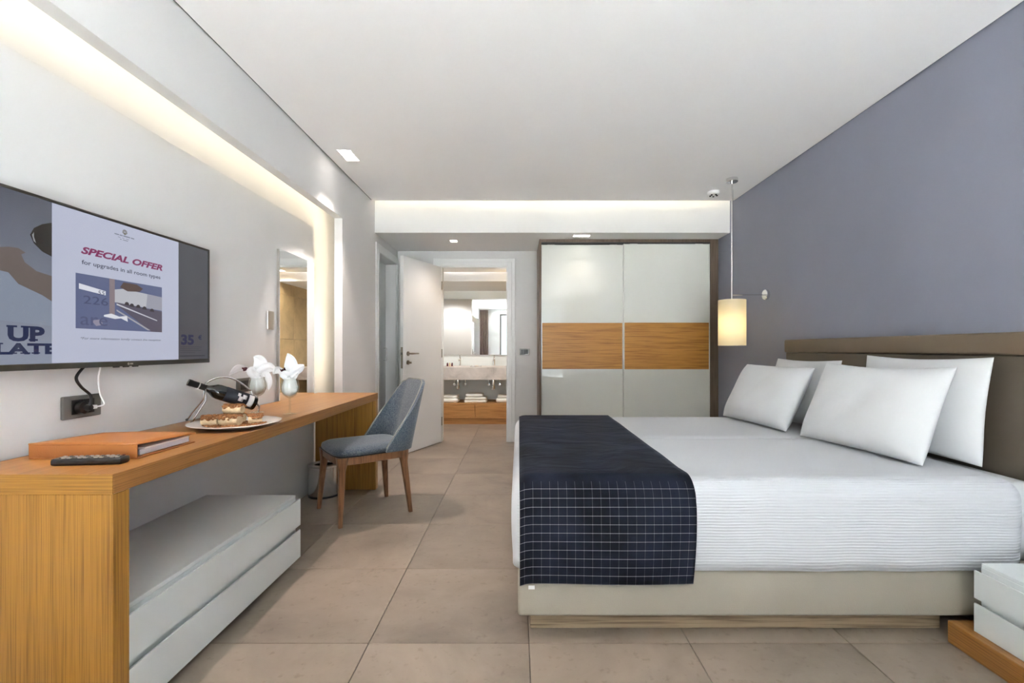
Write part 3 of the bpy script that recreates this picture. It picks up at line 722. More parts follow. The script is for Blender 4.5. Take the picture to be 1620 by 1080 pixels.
bm = B(); lathe(bm, [(0, 0), (.005, 0), (.005, .001), (0, .001)], (TXF+.0001, 1.862, TZ0+.009), 16, Matrix.Rotation(PI/2, 4, 'Y')); obj('maker_badge', bm, M['brushed'], t)
obj('maker_plate', bx(TXF, TXF+.0008, 1.870, 1.884, TZ0+.006, TZ0+.0125), M['brushed'], t)
bm = B()
for k in range(3): box(bm, TXF-.010, TXF-.002, 1.80+k*.045, 1.825+k*.045, TZ0-.004, TZ0+.001, .001, 1)
obj('control_key', bm, M['black'], t)
# cables
def cable(name, label, pts, r, mat, plug):
    t = thing(name, label, 'cable', pts[-1])
    P = [Vector(p) for p in pts]; out = []
    for i in range(len(P)-1):
        p0, p1, p2, p3 = P[max(i-1, 0)], P[i], P[i+1], P[min(i+2, len(P)-1)]
        for k in range(6):
            s = k/6; out.append(.5*((2*p1)+(-p0+p2)*s+(2*p0-5*p1+4*p2-p3)*s*s+(-p0+3*p1-3*p2+p3)*s**3))
    out.append(P[-1]); obj('cord', tube(B(), out, r, 8), mat, t, smooth=True)
    obj('plug', plug, mat, t, smooth=True, angle=40)
yb = 1.712
plug = B(); lathe(plug, [(0, 0), (.022, 0), (.022, .018), (.012, .024), (.010, .040), (0, .040)], (XP+.0140, yb, .888), 18, Matrix.Rotation(PI/2, 4, 'Y'))
cable('power_cable', 'black power cable hanging from the television to the socket', [(-1.570, 1.705, TZ0+.004), (-1.570, 1.675, 1.000), (-1.572, 1.695, .965), (-1.562, 1.722, .93), (-1.556, 1.714, .895)], .0048, M['black'], plug)
plug = bx(XP+.0140, XP+.028, 1.750, 1.768, .878, .892, .002)
cable('aerial_cable', 'thin white cable hanging from the television to the socket', [(-1.572, 1.775, TZ0+.004), (-1.575, 1.768, .99), (-1.575, 1.776, .93), (-1.565, 1.782, .893), (-1.578, 1.760, .885)], .0028, M['trim'], plug)

# ------------------------------------------------------------------ desk
XD, DY0, DY1, ZD, TH = -1.118, 1.300, 3.745, .755, .055
t = thing('desk', 'long oak desk with slab legs along the television wall', 'desk', (-1.36, 2.5, 0))
obj('edge_band', bx(XP+.012, XD-.001, DY0, DY0+.0018, ZD-TH, ZD-.0006), M['oak_x'], t)
obj('desk_top', bx(XP+.012, XD, DY0+.002, DY1, ZD-TH, ZD, .0015, 1), M['oak_y'], t)
obj('leg', bx(XP+.012, XD, DY0+.0005, DY0+.056, .0003, ZD-TH-.0006, .0015, 1), M['oak_z'], t)
obj('leg', bx(XP+.012, XD, DY1-.056, DY1-.0005, .0003, ZD-TH-.0006, .006, 3), M['oak_z'], t)
obj('back_strip', bx(XP+.0005, XP+.0115, DY0, 3.69, ZD-TH+.01, ZD-.002), M['gap'], t)  # dark strip filling the slot between desk and panel

# ------------------------------------------------------------------ low drawer units
def drawer_unit(name, label, x_front, x_back, y0, y1, z0, z1, fr, top_mat, base_z=None, sgn=1):
    """fronts face along sgn*x at x_front"""
    t = thing(name, label, 'drawers', ((x_front+x_back)/2, (y0+y1)/2, z0))
    a, b = sorted((x_front-sgn*.024, x_back))
    obj('carcass', bx(a, b, y0+.003, y1-.003, z0+.0005, z1-.0155), M['lacquer'], t)
    obj('top', bx(a, b, y0+.003, y1-.003, z1-.015, z1, .001, 1), top_mat, t)
    for (f0, f1) in fr:
        # a front whose upper inner edge is chamfered as a finger grip
        prof = [(0, f0), (0, f1), (-.006, f1), (-.020, f1-.022), (-.022, f0)]
        bm = B(); prism(bm, prof, lambda p, q: Vector((x_front+sgn*p, y0, q)), lambda p, q: Vector((x_front+sgn*p, y1, q)))
        obj('drawer', bm, M['lacquer'], t)
    return t
drawer_unit('drawer_unit', 'long low white unit with two drawers under the desk', -1.122, XP+.002, DY0+.058, 2.425, .035, .352, ((.036, .176), (.199, .333)), M['lacquer_grey'])
t = bpy.data.objects['drawer_unit']
obj('plinth', bx(XP+.03, -1.20, DY0+.09, 2.38, .0003, .0350), M['gap'], t)

# bedside platform and nightstand
tag(obj('bedside_platform', bx(1.612, XR-.002, .55, 1.776, .0003, .081, .0015, 1), M['oak_y']), 'low oak platform on the floor carrying the white nightstand', 'platform')
drawer_unit('nightstand', 'white nightstand with two drawers beside the bed', 1.644, XR-.004, 1.22, 1.706, .0815, .328, ((.083, .184), (.203, .302)), M['lacquer'], sgn=-1)

# ------------------------------------------------------------------ waste bin
t = thing('waste_bin', 'polished steel waste bin on the floor under the desk', 'bin', (-1.47, 3.565, 0))
bm = B(); lathe(bm, [(0, .004), (.108, .004), (.111, .014), (.111, .222), (.1085, .222), (.1085, .012), (0, .012)], (-1.47, 3.565, 0), 40); obj('body', bm, M['steel'], t, smooth=True, angle=40)
bm = B(); lathe(bm, [(.1135, .0005), (.1135, .014), (.105, .014), (.105, .0005), (.1135, .0005)], (-1.47, 3.565, 0), 40); obj('base_ring', bm, M['black'], t, smooth=True, angle=40)
bm = B(); lathe(bm, [(.1085, .2225), (.1135, .2225), (.1135, .236), (.104, .238), (.075, .238), (.072, .228), (.1085, .2225)], (-1.47, 3.565, 0), 40); obj('rim', bm, M['brushed'], t, smooth=True, angle=40)

# ------------------------------------------------------------------ leaning mirror on the desk
MY0, MY1, MZ1 = 3.125, 3.65, 1.764
t = thing('desk_mirror', 'frameless upright mirror standing on the desk against the panel', 'mirror', (XP+.02, 3.38, ZD))
obj('backing', bx(XP+.0008, XP+.018, MY0, MY1, ZD+.0005, MZ1, .001, 1), M['brushed'], t)
obj('mirror_glass', bx(XP+.0182, XP+.023, MY0, MY1, ZD+.0005, MZ1), M['mirror'], t)

# ------------------------------------------------------------------ chair
FL, FR = Vector((-1.383, 3.263, 0)), Vector((-1.10, 2.905, 0)); BL, BR = Vector((-.99, 3.527, 0)), Vector((-.735, 3.20, 0))
cc = (FL+FR+BL+BR)/4; fwd = ((FL+FR)-(BL+BR)).normalized(); rt = Vector((fwd.y, -fwd.x, 0))
if (FR-FL).dot(rt) < 0: rt = -rt
def cl(x, y, z): return cc+rt*x+fwd*y+Vector((0, 0, z))
chair = thing('dining_chair', 'walnut-legged chair with grey-blue velvet wrap-around back at the desk', 'chair', cc)
hw_f, hw_b, hd = .225, .205, .235
def seat_outline(s, n=40, grow=0.0):
    """rounded trapezoid; s=0..1"""
    q = 2*PI*s; e = .42
    cx, sy = math.cos(q), math.sin(q)
    x = math.copysign(abs(cx)**e, cx); y = math.copysign(abs(sy)**e, sy)
    wdt = (hw_f+.012)*(1+y)/2+(hw_b+.012)*(1-y)/2+grow
    return x*wdt, y*(hd+.012+grow)
def ringloft(bm, levels, n=48, cap=True):
    rings = []
    for (z, gr) in levels:
        rings.append([bm.verts.new(cl(*seat_outline(k/n, grow=gr), z)) for k in range(n)])
    for a, b in zip(rings, rings[1:]):
        for k in range(n): bm.faces.new((a[k], a[(k+1) % n], b[(k+1) % n], b[k]))
    bm.faces.new(rings[0][::-1]); bm.faces.new(rings[-1]); return bm
obj('seat_rail', ringloft(B(), [(.375, -.008), (.378, -.004), (.422, -.002), (.425, -.006)]), M['walnut'], chair, smooth=True, angle=50)
bm = ringloft(B(), [(.4255, -.012), (.430, .0), (.445, .006), (.462, .002), (.474, -.020), (.480, -.06), (.483, -.11)])
obj('seat', bm, M['chair'], chair, smooth=True, angle=60)
bm = B(); pts = [cl(*seat_outline(k/48, grow=.004), .4275) for k in range(49)]; tube(bm, pts, .0035, 6, False); obj('seat_piping', bm, M['black'], chair, smooth=True)
def leg(foot, topx, topy):
    f = foot-cc; fx, fy = f.dot(rt), f.dot(fwd); n = 10; bm = B(); rings = []
    for i in range(n+1):
        s = i/n; z = .0004+s*.424
        x = fx+(topx-fx)*s; y = fy+(topy-fy)*s
        w1 = .013+.011*s + (.012*max(0, s-.8)/.2)
        ring = []
        for (ax, ay) in ((-1, -.6), (-.6, -1), (.6, -1), (1, -.6), (1, .6), (.6, 1), (-.6, 1), (-1, .6)):
            ring.append(bm.verts.new(cl(x+ax*w1, y+ay*w1, z)))
        rings.append(ring)
    for a, b in zip(rings, rings[1:]):
        for k in range(8): bm.faces.new((a[k], a[(k+1) % 8], b[(k+1) % 8], b[k]))
    bm.faces.new(rings[0][::-1]); bm.faces.new(rings[-1])
    obj('leg', bm, M['walnut'], chair, smooth=True, angle=35)
leg(FL, -.198, .208); leg(FR, .198, .208); leg(BL, -.176, -.196); leg(BR, .176, -.196)
# wrap-around back: a shell following the rear of the seat, its wings sloping down to the seat
def back_pt(u, v, off):
    """u -1..1 round the U, v 0..1 from seat to top edge, off outward"""
    a = abs(u); sg = 1 if u >= 0 else -1
    k_ = max(0.0, (a-.44)/.56); zt = .885-(.885-.450)*(k_**1.05)
    zt -= .022*math.exp(-((a-.42)/.10)**2)
    z = .428+(zt-.428)*v
    hw = hw_b+.030; cr = .12; straight = hw-cr; arc = cr*PI/2; wing = .085
    tot = straight+arc+wing; s = a*tot; yb = -hd-.030
    if s < straight: x, y, nx, ny = s, yb, 0, -1
    elif s < straight+arc:
        q = (s-straight)/cr; x, y, nx, ny = straight+cr*math.sin(q), yb+cr*(1-math.cos(q)), math.sin(q), -math.cos(q)
    else: x, y, nx, ny = hw+.035*(s-straight-arc), yb+cr+(s-straight-arc), 1, 0
    lean = .21*(z-.428)+.06*(z-.428)**2
    back_w = 1-.03*max(0, (z-.6)/.28)
    y -= lean*(1.0 if s < straight+arc else 1.0)
    return cl(sg*(x*back_w+nx*off), y+ny*off, z)
us = [math.copysign(abs(k)**.95, k) for k in lsp(-1, 1, 61)]; vs = lsp(0, 1, 15)
def shell(o0, o1):
    bm = B()
    g0 = surf(bm, lambda u, v: back_pt(u, v, o0), us, vs); g1 = surf(bm, lambda u, v: back_pt(u, v, o1), us, vs)
    nu, nv = len(us), len(vs)
    for i in range(nu-1):
        bm.faces.new((g0[i][0], g0[i+1][0], g1[i+1][0], g1[i][0])); bm.faces.new((g0[i][-1], g0[i+1][-1], g1[i+1][-1], g1[i][-1]))
    for j in range(nv-1):
        bm.faces.new((g0[0][j], g0[0][j+1], g1[0][j+1], g1[0][j])); bm.faces.new((g0[-1][j], g0[-1][j+1], g1[-1][j+1], g1[-1][j]))
    return bm
obj('backrest', shell(-.012, .012), M['chair'], chair, smooth=True, angle=50)
obj('back_piping', tube(B(), [back_pt(u, 1.0, -.010)+Vector((0, 0, .001)) for u in us], .004, 6), M['piping'], chair, smooth=True)
#obj('back_pad', shell(-.030, -.0125) if False else (lambda bm: bm)(B()) or None, M['chair'], chair) if False else None

# ------------------------------------------------------------------ bed
BX0, BX1, BY0, BY1 = -.004, 2.020, 1.785, 3.475
bed = thing('bed', 'double bed with taupe base, low plinth and brown padded headboard', 'bed', (1.02, 2.63, 0))
obj('plinth', bx(.045, 1.66, 1.862, 3.40, .0004, .0885, .001, 1), M['oak_grey_x'], bed)
obj('base', bx(BX0, 2.0, BY0, BY1, .0885, .276, .012, 3), M['leather'], bed, smooth=True, angle=40)
ym = (BY0+BY1)/2
for a, b in ((BY0+.02, ym-.004), (ym+.004, BY1-.02)):
    obj('mattress', bx(BX0+.03, 2.017, a, b, .2765, .585, .05, 4), M['linen'], bed, smooth=True)
hb0, hb1 = 1.786, 3.575
bmh = bx(BX1, XR-.0006, hb0, hb1, .02, 1.074, .008, 3)
obj('headboard', bmh, M['head'], bed, smooth=True, angle=40)
obj('headboard_roll', bx(BX1-.012, XR-.0006, hb0-.002, hb1+.004, 1.0745, 1.170, .012, 3), M['head_roll'], bed, smooth=True, angle=40)

# coverlet
CZ, CR = .607, .075
OX0, OX1, OY0, OY1 = -.024, 1.915, 1.762, 3.495       # outer faces
ix0, ix1, iy0, iy1 = OX0+CR, OX1-CR, OY0+CR, OY1-CR
arcl = CR*PI/2
def drop(d, r=CR):
    if d < r*PI/2: return r*math.sin(d/r), r*(1-math.cos(d/r))
    return r, r+d-r*PI/2
def cov(a, b):
    ca, cb = min(max(a, ix0), ix1), min(max(b, iy0), iy1); oa, ob = a-ca, b-cb
    z = CZ; x, y = ca, cb
    if oa or ob:
        d = max(abs(oa), abs(ob)); ln = math.hypot(oa, ob); out, dn = drop(d)
        sag = .006*math.sin(min(1, dn/.3)*PI)
        x += oa/ln*(out+sag); y += ob/ln*(out+sag); z -= dn
    else:
        z -= .012*math.exp(-((b-ym)/.02)**2)*(1 if a < ix1-.02 else .4)
        z += .0022*jit((a, b, 0), 1.2)
    if ob < 0 and abs(ob) > arcl: y += .0035*math.sin(a*11+2*math.sin(a*5))*min(1, (abs(ob)-arcl)/.15)
    return Vector((x, y, z))
hang = arcl+(CZ-CR-.272)
def seq(i0, i1, n, lo, hi):
    L0 = [i0-arcl-(hang-arcl)*k/7 for k in range(7, 0, -1)]+[i0-arcl*k/7 for k in range(7, 0, -1)] if lo else []
    L1 = [i1+arcl*k/7 for k in range(1, 8)]+[i1+arcl+(hang-arcl)*k/7 for k in range(1, 8)] if hi else []
    return L0+lsp(i0, i1, n)+L1
As = seq(ix0, ix1, 64, True, True); Bs = sorted(set(seq(iy0, iy1, 56, True, True)+[ym-.02, ym-.012, ym-.005, ym, ym+.005, ym+.012, ym+.02]))
bm = B(); surf(bm, cov, As, Bs, uv=lambda a, b: (a, b))
o = obj('coverlet', bm, M['cover'], None, smooth=True); solidify(o, .006, -1)
tag(o, 'white ribbed coverlet spread over the bed', 'coverlet')

# bed runner
rr = CR+.006; off = .008
def run(a, s):
    """s: path across the bed, 0 at the near hem"""
    hn = .385-rr                                        # straight hang
    La = rr*PI/2; Lt = iy1-iy0
    ztop = CZ+off
    dz = 0
    if a < ix0: dz = .55*(CR-math.sqrt(max(0, CR*CR-(ix0-a)**2)))
    hem = .012*math.sin((a-.01)*4.0)                   # gentle swing of the free hem
    if s < hn:
        k = 1-s/hn
        y, z = iy0-rr-.004*math.sin(k*PI)+.006*math.sin(a*9+1)*k-.0035, ztop-rr-(hn-s)
    elif s < hn+La:
        q = (s-hn)/rr; y, z = iy0-rr*math.cos(q), ztop-rr+rr*math.sin(q)
    elif s < hn+La+Lt: y, z = iy0+(s-hn-La), ztop
    elif s < hn+2*La+Lt:
        q = (s-hn-La-Lt)/rr; y, z = iy1+rr*math.sin(q), ztop-rr+rr*math.cos(q)
    else: y, z = iy1+rr, ztop-rr-(s-hn-2*La-Lt)
    if hn+La < s < hn+La+Lt: z += .004*max(0, jit((a, y, 0), 1.1))+.003*math.sin(y*9+a*2)*math.exp(-((y-2.25)/.3)**2)
    x = a + (.012*math.sin(min(1, s/.5)*PI) if a > .3 else 0)*(a-.3)/.35
    return Vector((x, y, z-dz*(1 if s > hn else 1)))
hn = .385-rr; Lp = hn*2+rr*PI+iy1-iy0
ss = lsp(0, hn, 14)+[hn+rr*PI/2*k/9 for k in range(1, 10)]+lsp(hn+rr*PI/2, hn+rr*PI/2+iy1-iy0, 44)[1:]+[hn+rr*PI/2+iy1-iy0+rr*PI/2*k/9 for k in range(1, 10)]+lsp(hn+rr*PI+iy1-iy0, Lp, 10)[1:]
M['runner'] = check_velvet('navy_check_velvet', 1.5-hn-.072)
bm = B(); surf(bm, run, lsp(.003, .646, 30), ss, uv=lambda a, s: (a+.012, s/Lp*3.0 if False else (s if s < Lp/2 else 3.0-(Lp-s))))
o = obj('bed_runner', bm, M['runner'], None, smooth=True); solidify(o, .006, 1)
tag(o, 'dark navy velvet runner with white check across the foot of the bed', 'bed runner')
lab = bx(.035, .058, OY0-.018, OY0-.016, .213, .226)
ro = o
obj('care_tag', lab, M['trim'], ro)

# pillows
def pillow(label, P, W, U, wd, ht, th, seed, dip=.05, flange=0.0):
    """P: middle of the lower edge, W unit along the width, U unit upwards along the pillow"""
    P, W, U = Vector(P), Vector(W).normalized(), Vector(U); U = (U-W*U.dot(W)).normalized(); Nn = W.cross(U).normalized()
    rnd = random.Random(seed); ph1, ph2 = rnd.random()*6, rnd.random()*6
    n, k = 28, 20; bm = B()
    us, vs = [math.sin(q) for q in lsp(-PI/2, PI/2, n)], [math.sin(q) for q in lsp(-PI/2, PI/2, k)]
    def pt(u, v, side):
        x = wd/2*u*(1-.045*math.cos(v*PI/2)); y = ht/2*(v-(0 if v < 0 else dip*2*math.cos(u*PI/2)*v**2)+(.03*math.cos(u*PI/2)*v**2 if v < 0 else 0))
        t = th/2*((1-u**4)**.6)*((1-v**4)**.55)*(1+.10*math.sin(3*u+ph1)*math.sin(2.4*v+ph2)) * (1-.18*v)
        t += .004*math.sin(9*u+ph2+4*v)*(1-u*u)*(1-v*v)
        return P+W*x+U*(y+ht/2)+Nn*(t*side)
    ga = [[bm.verts.new(pt(u, v, 1)) for v in vs] for u in us]
    gb = [[ga[i][j] if i in (0, n-1) or j in (0, k-1) else bm.verts.new(pt(us[i], vs[j], -1)) for j in range(k)] for i in range(n)]
    for i in range(n-1):
        for j in range(k-1):
            bm.faces.new((ga[i][j], ga[i+1][j], ga[i+1][j+1], ga[i][j+1]))
            bm.faces.new((gb[i][j], gb[i][j+1], gb[i+1][j+1], gb[i+1][j]))
    o = obj('pillow', bm, M['linen'], None, smooth=True); subsurf(o, 1)
    tag(o, label, 'pillow', 'white bed pillows')
pz = CZ+.012
pillow('plump front pillow nearest the camera, leaning forward', (1.622, 2.300, pz-.004), (-.10, .72, 0), (.17, .03, .42), .70, .445, .165, 1, .055)
pillow('upright back pillow nearest the camera, against the headboard', (1.885, 2.270, pz-.004), (-.03, .68, 0), (.05, .0, .44), .67, .455, .11, 2, .035)
pillow('front pillow on the far side, leaning forward', (1.525, 3.105, pz-.004), (-.075, .66, 0), (.20, .02, .40), .68, .42, .17, 3, .02)
pillow('upright back pillow on the far side, against the headboard', (1.800, 3.110, pz-.004), (-.03, .62, 0), (.10, .0, .42), .64, .43, .14, 4, .03)

# ------------------------------------------------------------------ things on the desk
# binder
t = thing('leather_binder', 'tan leather binder holding white pages on the desk', 'binder', (-1.37, 1.60, ZD))
x0, x1, y0, y1, z0, z1 = -1.536, -1.196, 1.478, 1.745, ZD+.0005, ZD+.049
obj('back_cover', bx(x0, x1, y0, y1, z0, z0+.004, .0015, 1), M['tan'], t)
obj('spine', bx(x0, x1, y0, y0+.005, z0+.0042, z1-.0042, .0015, 1), M['tan'], t)
bm = B(); surf(bm, lambda u, v: Vector((x0+(x1-x0)*u, y0+(y1-y0)*v, z1-.004-.012*v+.004*math.sin(u*PI)*v)), lsp(0, 1, 8), lsp(0, 1, 8)); fc = obj('front_cover', bm, M['tan'], t, smooth=True); solidify(fc, .004, 1)
obj('pages', bx(x0+.02, x1-.014, y0+.03, y1-.012, z0+.006, z0+.024, .001, 1), M['paper'], t)
obj('loose_pages', bx(x0+.03, x1-.006, y0+.04, y1-.022, z0+.0242, z0+.0285), M['trim'], t)
obj('ring_mechanism', tube(B(), [(x0+.05, y0+.014, z0+.008), (x1-.03, y0+.014, z0+.008)], .006, 8), M['chrome'], t, smooth=True)
# remote
t = thing('remote_control', 'slim black remote control lying in front of the binder', 'remote control', (-1.29, 1.423, ZD))
A, Bv = Vector((-1.382, 1.408, 0)), Vector((-1.192, 1.432, 0)); rd = (Bv-A).normalized(); rn = Vector((-rd.y, rd.x, 0)); RL = (Bv-A).length
def rbox(s0, s1, n0, n1, za, zb, bev=0.0):
    b = bx(s0, s1, n0, n1, za, zb, bev, 2)
    for v in b.verts: v.co = A+rd*v.co.x+rn*v.co.y+Vector((0, 0, v.co.z))
    return b
obj('body', rbox(0, RL, -.022, .022, ZD+.0005, ZD+.0205, .006), M['black'], t, smooth=True, angle=50)
cols = [M['darkgrey'], M['brushed'], M['petal'], M['darkgrey']]
for i in range(12):
    for j in range(3):
        obj('button', rbox(.012+i*.0145, .021+i*.0145, -.016+j*.0125, -.008+j*.0125, ZD+.0206, ZD+.0232, .001), M['petal'] if (i, j) == (11, 2) else (M['brushed'] if (i+j) % 3 else M['darkgrey']), t)
# platter
PCX, PCY = -1.262, 2.105
t = thing('platter', 'large round white platter on the desk', 'platter', (PCX, PCY, ZD))
bm = B(); lathe(bm, [(0, ZD+.0005), (.105, ZD+.0005), (.112, ZD+.004), (.182, ZD+.020), (.185, ZD+.0225), (.182, ZD+.0235), (.115, ZD+.0095), (.10, ZD+.008), (0, ZD+.008)], (PCX, PCY, 0), 56)
obj('dish', bm, M['porcelain'], t, smooth=True)
def pastry(label, x, y, z, r, h, rot, tilt, seed):
    rnd = random.Random(seed); bm = B(); seg, lv = 18, 7; rings = []
    R = Matrix.Rotation(rot, 3, 'Z') @ Matrix.Rotation(tilt, 3, 'X')
    for i in range(lv+1):
        s = i/lv; rr_ = r*(1-.16*abs(2*s-1)**3)
        rings.append([bm.verts.new(Vector((x, y, z+r*.86)) + R @ Vector(((s-.5)*h, rr_*math.cos(2*PI*k/seg)*(.94+.14*rnd.random()), rr_*.86*math.sin(2*PI*k/seg)*(.94+.08*rnd.random())))) for k in range(seg)])
    for a, b in zip(rings, rings[1:]):
        for k in range(seg): bm.faces.new((a[k], a[(k+1) % seg], b[(k+1) % seg], b[k]))
    bm.faces.new(rings[0][::-1]); bm.faces.new(rings[-1])
    t = thing('pastry_roll', label, 'pastry', (x, y, z), 'nut pastries on the platter')
    obj('roll', bm, M['pastry'], t, smooth=True, angle=60)
    bm = B()
    for q in range(110):
        px, py = (rnd.random()-.5)*h*1.0, (rnd.random()-.5)*r*1.96
        pz_ = z+r*.86+math.sqrt(max(0, r*r-py*py))*.86+.001
        s = .0034+.0042*rnd.random(); v = Matrix.Rotation(rot, 3, 'Z') @ Vector((px, py, 0))
        tt = bmesh.new(); bmesh.ops.create_icosphere(tt, subdivisions=1, radius=s)
        for w_ in tt.verts: w_.co = Vector((w_.co.x*(1+rnd.random()*.5), w_.co.y, w_.co.z*.8))+Vector((x+v.x, y+v.y, pz_))
        merge(bm, tt)
    tp = obj('nut_topping', bm, M['nuts'], t); tp['kind'] = 'stuff'
pzb = ZD+.0095
pastry('nut pastry lying at the wall end of the platter', PCX-.085, PCY-.045, pzb, .026, .062, .25, 0, 11)
pastry('nut pastry at the front middle of the platter', PCX+.0, PCY-.040, pzb, .027, .085, -.08, 0, 12)
pastry('nut pastry lying at the aisle end of the platter', PCX+.075, PCY+.020, pzb, .024, .055, .5, 0, 13)
pastry('nut pastry at the back of the pile on the platter', PCX-.03, PCY+.045, pzb, .026, .08, .1, 0, 14)
pastry('topmost nut pastry resting on the others', PCX-.012, PCY+.004, pzb+.046, .024, .078, .05, 0, 15)
bm = B(); rnd = random.Random(5)
for q in range(420):
    a = rnd.random()*2*PI; rr_ = .125*math.sqrt(rnd.random()); px, py = rr_*math.cos(a)*1.05, rr_*math.sin(a)*.75-.012
    s = .0032+.0035*rnd.random(); rz = math.hypot(px, py)
    pz_ = pzb+s*.7+max(0, rz-.105)*.21
    tt = bmesh.new(); bmesh.ops.create_icosphere(tt, subdivisions=1, radius=s)
    for w_ in tt.verts: w_.co = Vector((w_.co.x*1.3, w_.co.y, w_.co.z*.7))+Vector((PCX+px, PCY+py, pz_))
    merge(bm, tt)
o = obj('chopped_nuts', bm, M['nuts']); tag(o, 'brown chopped nuts scattered over the platter', 'nuts', None, 'stuff')

# wine bottle and its cradle
b0 = Vector((-1.350, 2.415, .822)); b1 = Vector((-1.553, 2.215, .945)); bd = (b1-b0).normalized()
Mb = bd.to_track_quat('Z', 'Y').to_matrix().to_4x4()
bl = (b1-b0).length
t = thing('wine_bottle', 'dark wine bottle lying tilted in a chrome cradle', 'bottle', (b0.x, b0.y, ZD+.02))
bm = B(); lathe(bm, [(0, .006), (.012, .002), (.033, 0), (.0365, .005), (.0365, .175), (.033, .193), (.022, .210), (.0145, .225), (.0135, .24), (.0135, bl-.012), (.0, bl-.012)], b0, 32, Mb); obj('glass_body', bm, M['bottle'], t, smooth=True, angle=45)
bm = B(); lathe(bm, [(.0142, bl-.078), (.0148, bl-.078), (.0148, bl-.016), (.0158, bl-.016), (.0158, bl), (0, bl)], b0, 24, Mb); obj('capsule', bm, M['capsule'], t, smooth=True, angle=45)
bm = B(); lathe(bm, [(.0137, bl-.05), (.0151, bl-.05), (.0151, bl-.045), (.0137, bl-.045)], b0, 24, Mb); obj('capsule_band', bm, M['brushed'], t, smooth=True)
# wrap-around labels, the side turned to the room
def wrap(z0_, z1_, a0, a1, r, mat, name, par):
    side = Vector((1, -1, 0.25)); side = (side-bd*side.dot(bd)).normalized(); up = bd.cross(side)
    bm = B(); surf(bm, lambda a, z_: b0+bd*z_+(side*math.cos(a)+up*math.sin(a))*r, lsp(a0, a1, 16), [z0_, z1_])
    o = obj(name, bm, mat, par, smooth=True); solidify(o, .0004, 0); return o
lb = wrap(.018, .150, -1.25, 1.25, .0369, M['label_d'], 'label', t)
wrap(.020, .045, -.9, .9, .0373, M['label_w'], 'label_band', lb)
wrap(.055, .075, -.1, .5, .0373, M['label_w'], 'label_emblem', lb); wrap(.068, .090, -.5, .15, .0373, M['label_w'], 'label_emblem', lb); wrap(.085, .098, .1, .55, .0373, M['label_w'], 'label_emblem', lb)
t = thing('bottle_cradle', 'chrome wire cradle holding the wine bottle', 'wine holder', (-1.46, 2.31, ZD))
lat = Vector((-bd.y, bd.x, 0)).normalized(); hb = Vector((bd.x, bd.y, 0)).normalized()
def cp(s, l, z): return Vector((b0.x, b0.y, 0))+hb*s+lat*l+Vector((0, 0, z))
sN = .175                                               # where the loop grips the shoulder
ringz = b0.z+bd.z*(sN/ math.hypot(bd.x, bd.y))
arch = []
for k in range(17):
    q = k/16; s = .02+(sN+.02)*q; arch.append(cp(s, 0, ZD+.090+.118*math.sin(PI*(.12+.60*q))**1.0))
obj('handle_arch', tube(B(), arch, .0045, 10), M['steel'], t, smooth=True)
tp = arch[-1]
for l in (-.055, .055):
    bm = tube(B(), [tp, cp(sN+.045, l*.55, ZD+.10), cp(sN+.085, l*.9, ZD+.04), cp(sN+.105, l, ZD+.004)], [.004]*4, 8); obj('leg', bm, M['steel'], t, smooth=True)
    bm = B(); lathe(bm, [(0, -.0065), (.0046, -.0046), (.0065, 0), (.0046, .0046), (0, .0065)], cp(sN+.105, l, ZD+.0072), 12); obj('foot', bm, M['darkgrey'], t, smooth=True)
low = [cp(.02, l, b0.z-.005+.0) for l in (0,)]
bm = B(); tube(bm, [arch[0], cp(.006, 0, ZD+.085), cp(-.02, 0, ZD+.05), cp(-.014, .0, ZD+.012), cp(.03, 0, ZD+.0045), cp(.06, 0, ZD+.0045)], .0045, 10); obj('base_support', bm, M['steel'], t, smooth=True)
bm = B(); tube(bm, [cp(.06, 0, ZD+.0045), cp(.06, -.05, ZD+.0045)], .0045, 8); tube(bm, [cp(.06, 0, ZD+.0045), cp(.06, .05, ZD+.0045)], .0045, 8); obj('cross_foot', bm, M['steel'], t, smooth=True)

# wine glasses with folded napkins
def wine_glass(label, x, y):
    t = thing('wine_glass', label, 'glass', (x, y, ZD), 'stemmed wine glasses')
    z = ZD+.0005
    bm = B(); lathe(bm, [(0, z), (.034, z), (.036, z+.001), (.034, z+.0025), (.012, z+.006), (.0, z+.007)], (x, y, 0), 32); obj('foot', bm, M['glass'], t, smooth=True)
    bm = B(); lathe(bm, [(.012, z+.0065), (.0055, z+.012), (.0042, z+.03), (.0042, z+.075), (.007, z+.084), (0, z+.086)], (x, y, 0), 16); obj('stem', bm, M['glass'], t, smooth=True)
    pr = [(.003, .085), (.018, .090), (.034, .104), (.043, .124), (.0455, .142), (.043, .165), (.038, .188)]
    bm = B(); lathe(bm, [(r_, z+h_) for r_, h_ in pr]+[(r_-.0012, z+h_) for r_, h_ in pr[::-1]], (x, y, 0), 40); obj('bowl', bm, M['glass'], t, smooth=True)
def petal(bm, base, ctrl, tip, wdir, width, seed):
    """a pointed cloth petal along the curve base-ctrl-tip, spread along wdir"""
    base, ctrl, tip, wdir = Vector(base), Vector(ctrl), Vector(tip), Vector(wdir).normalized()
    def fn(s, v):
        p = base*(1-s)**2+ctrl*(2*s*(1-s))+tip*s*s
        tg = ((ctrl-base)*(1-s)+(tip-ctrl)*s).normalized(); wd_ = (wdir-tg*wdir.dot(tg)).normalized(); nrm = tg.cross(wd_)
        wv = 1.3*width*(.55+.75*s-1.25*s**3)*(1 if s < .99 else .4)+.0015
        fold = -.16*abs(v)*wv+.0022*math.sin(v*6+seed+s*5)+.0015*math.sin(s*14+seed*2)
        return p+wd_*(v*wv)+nrm*fold
    surf(bm, fn, lsp(0, 1, 16), lsp(-1, 1, 11))
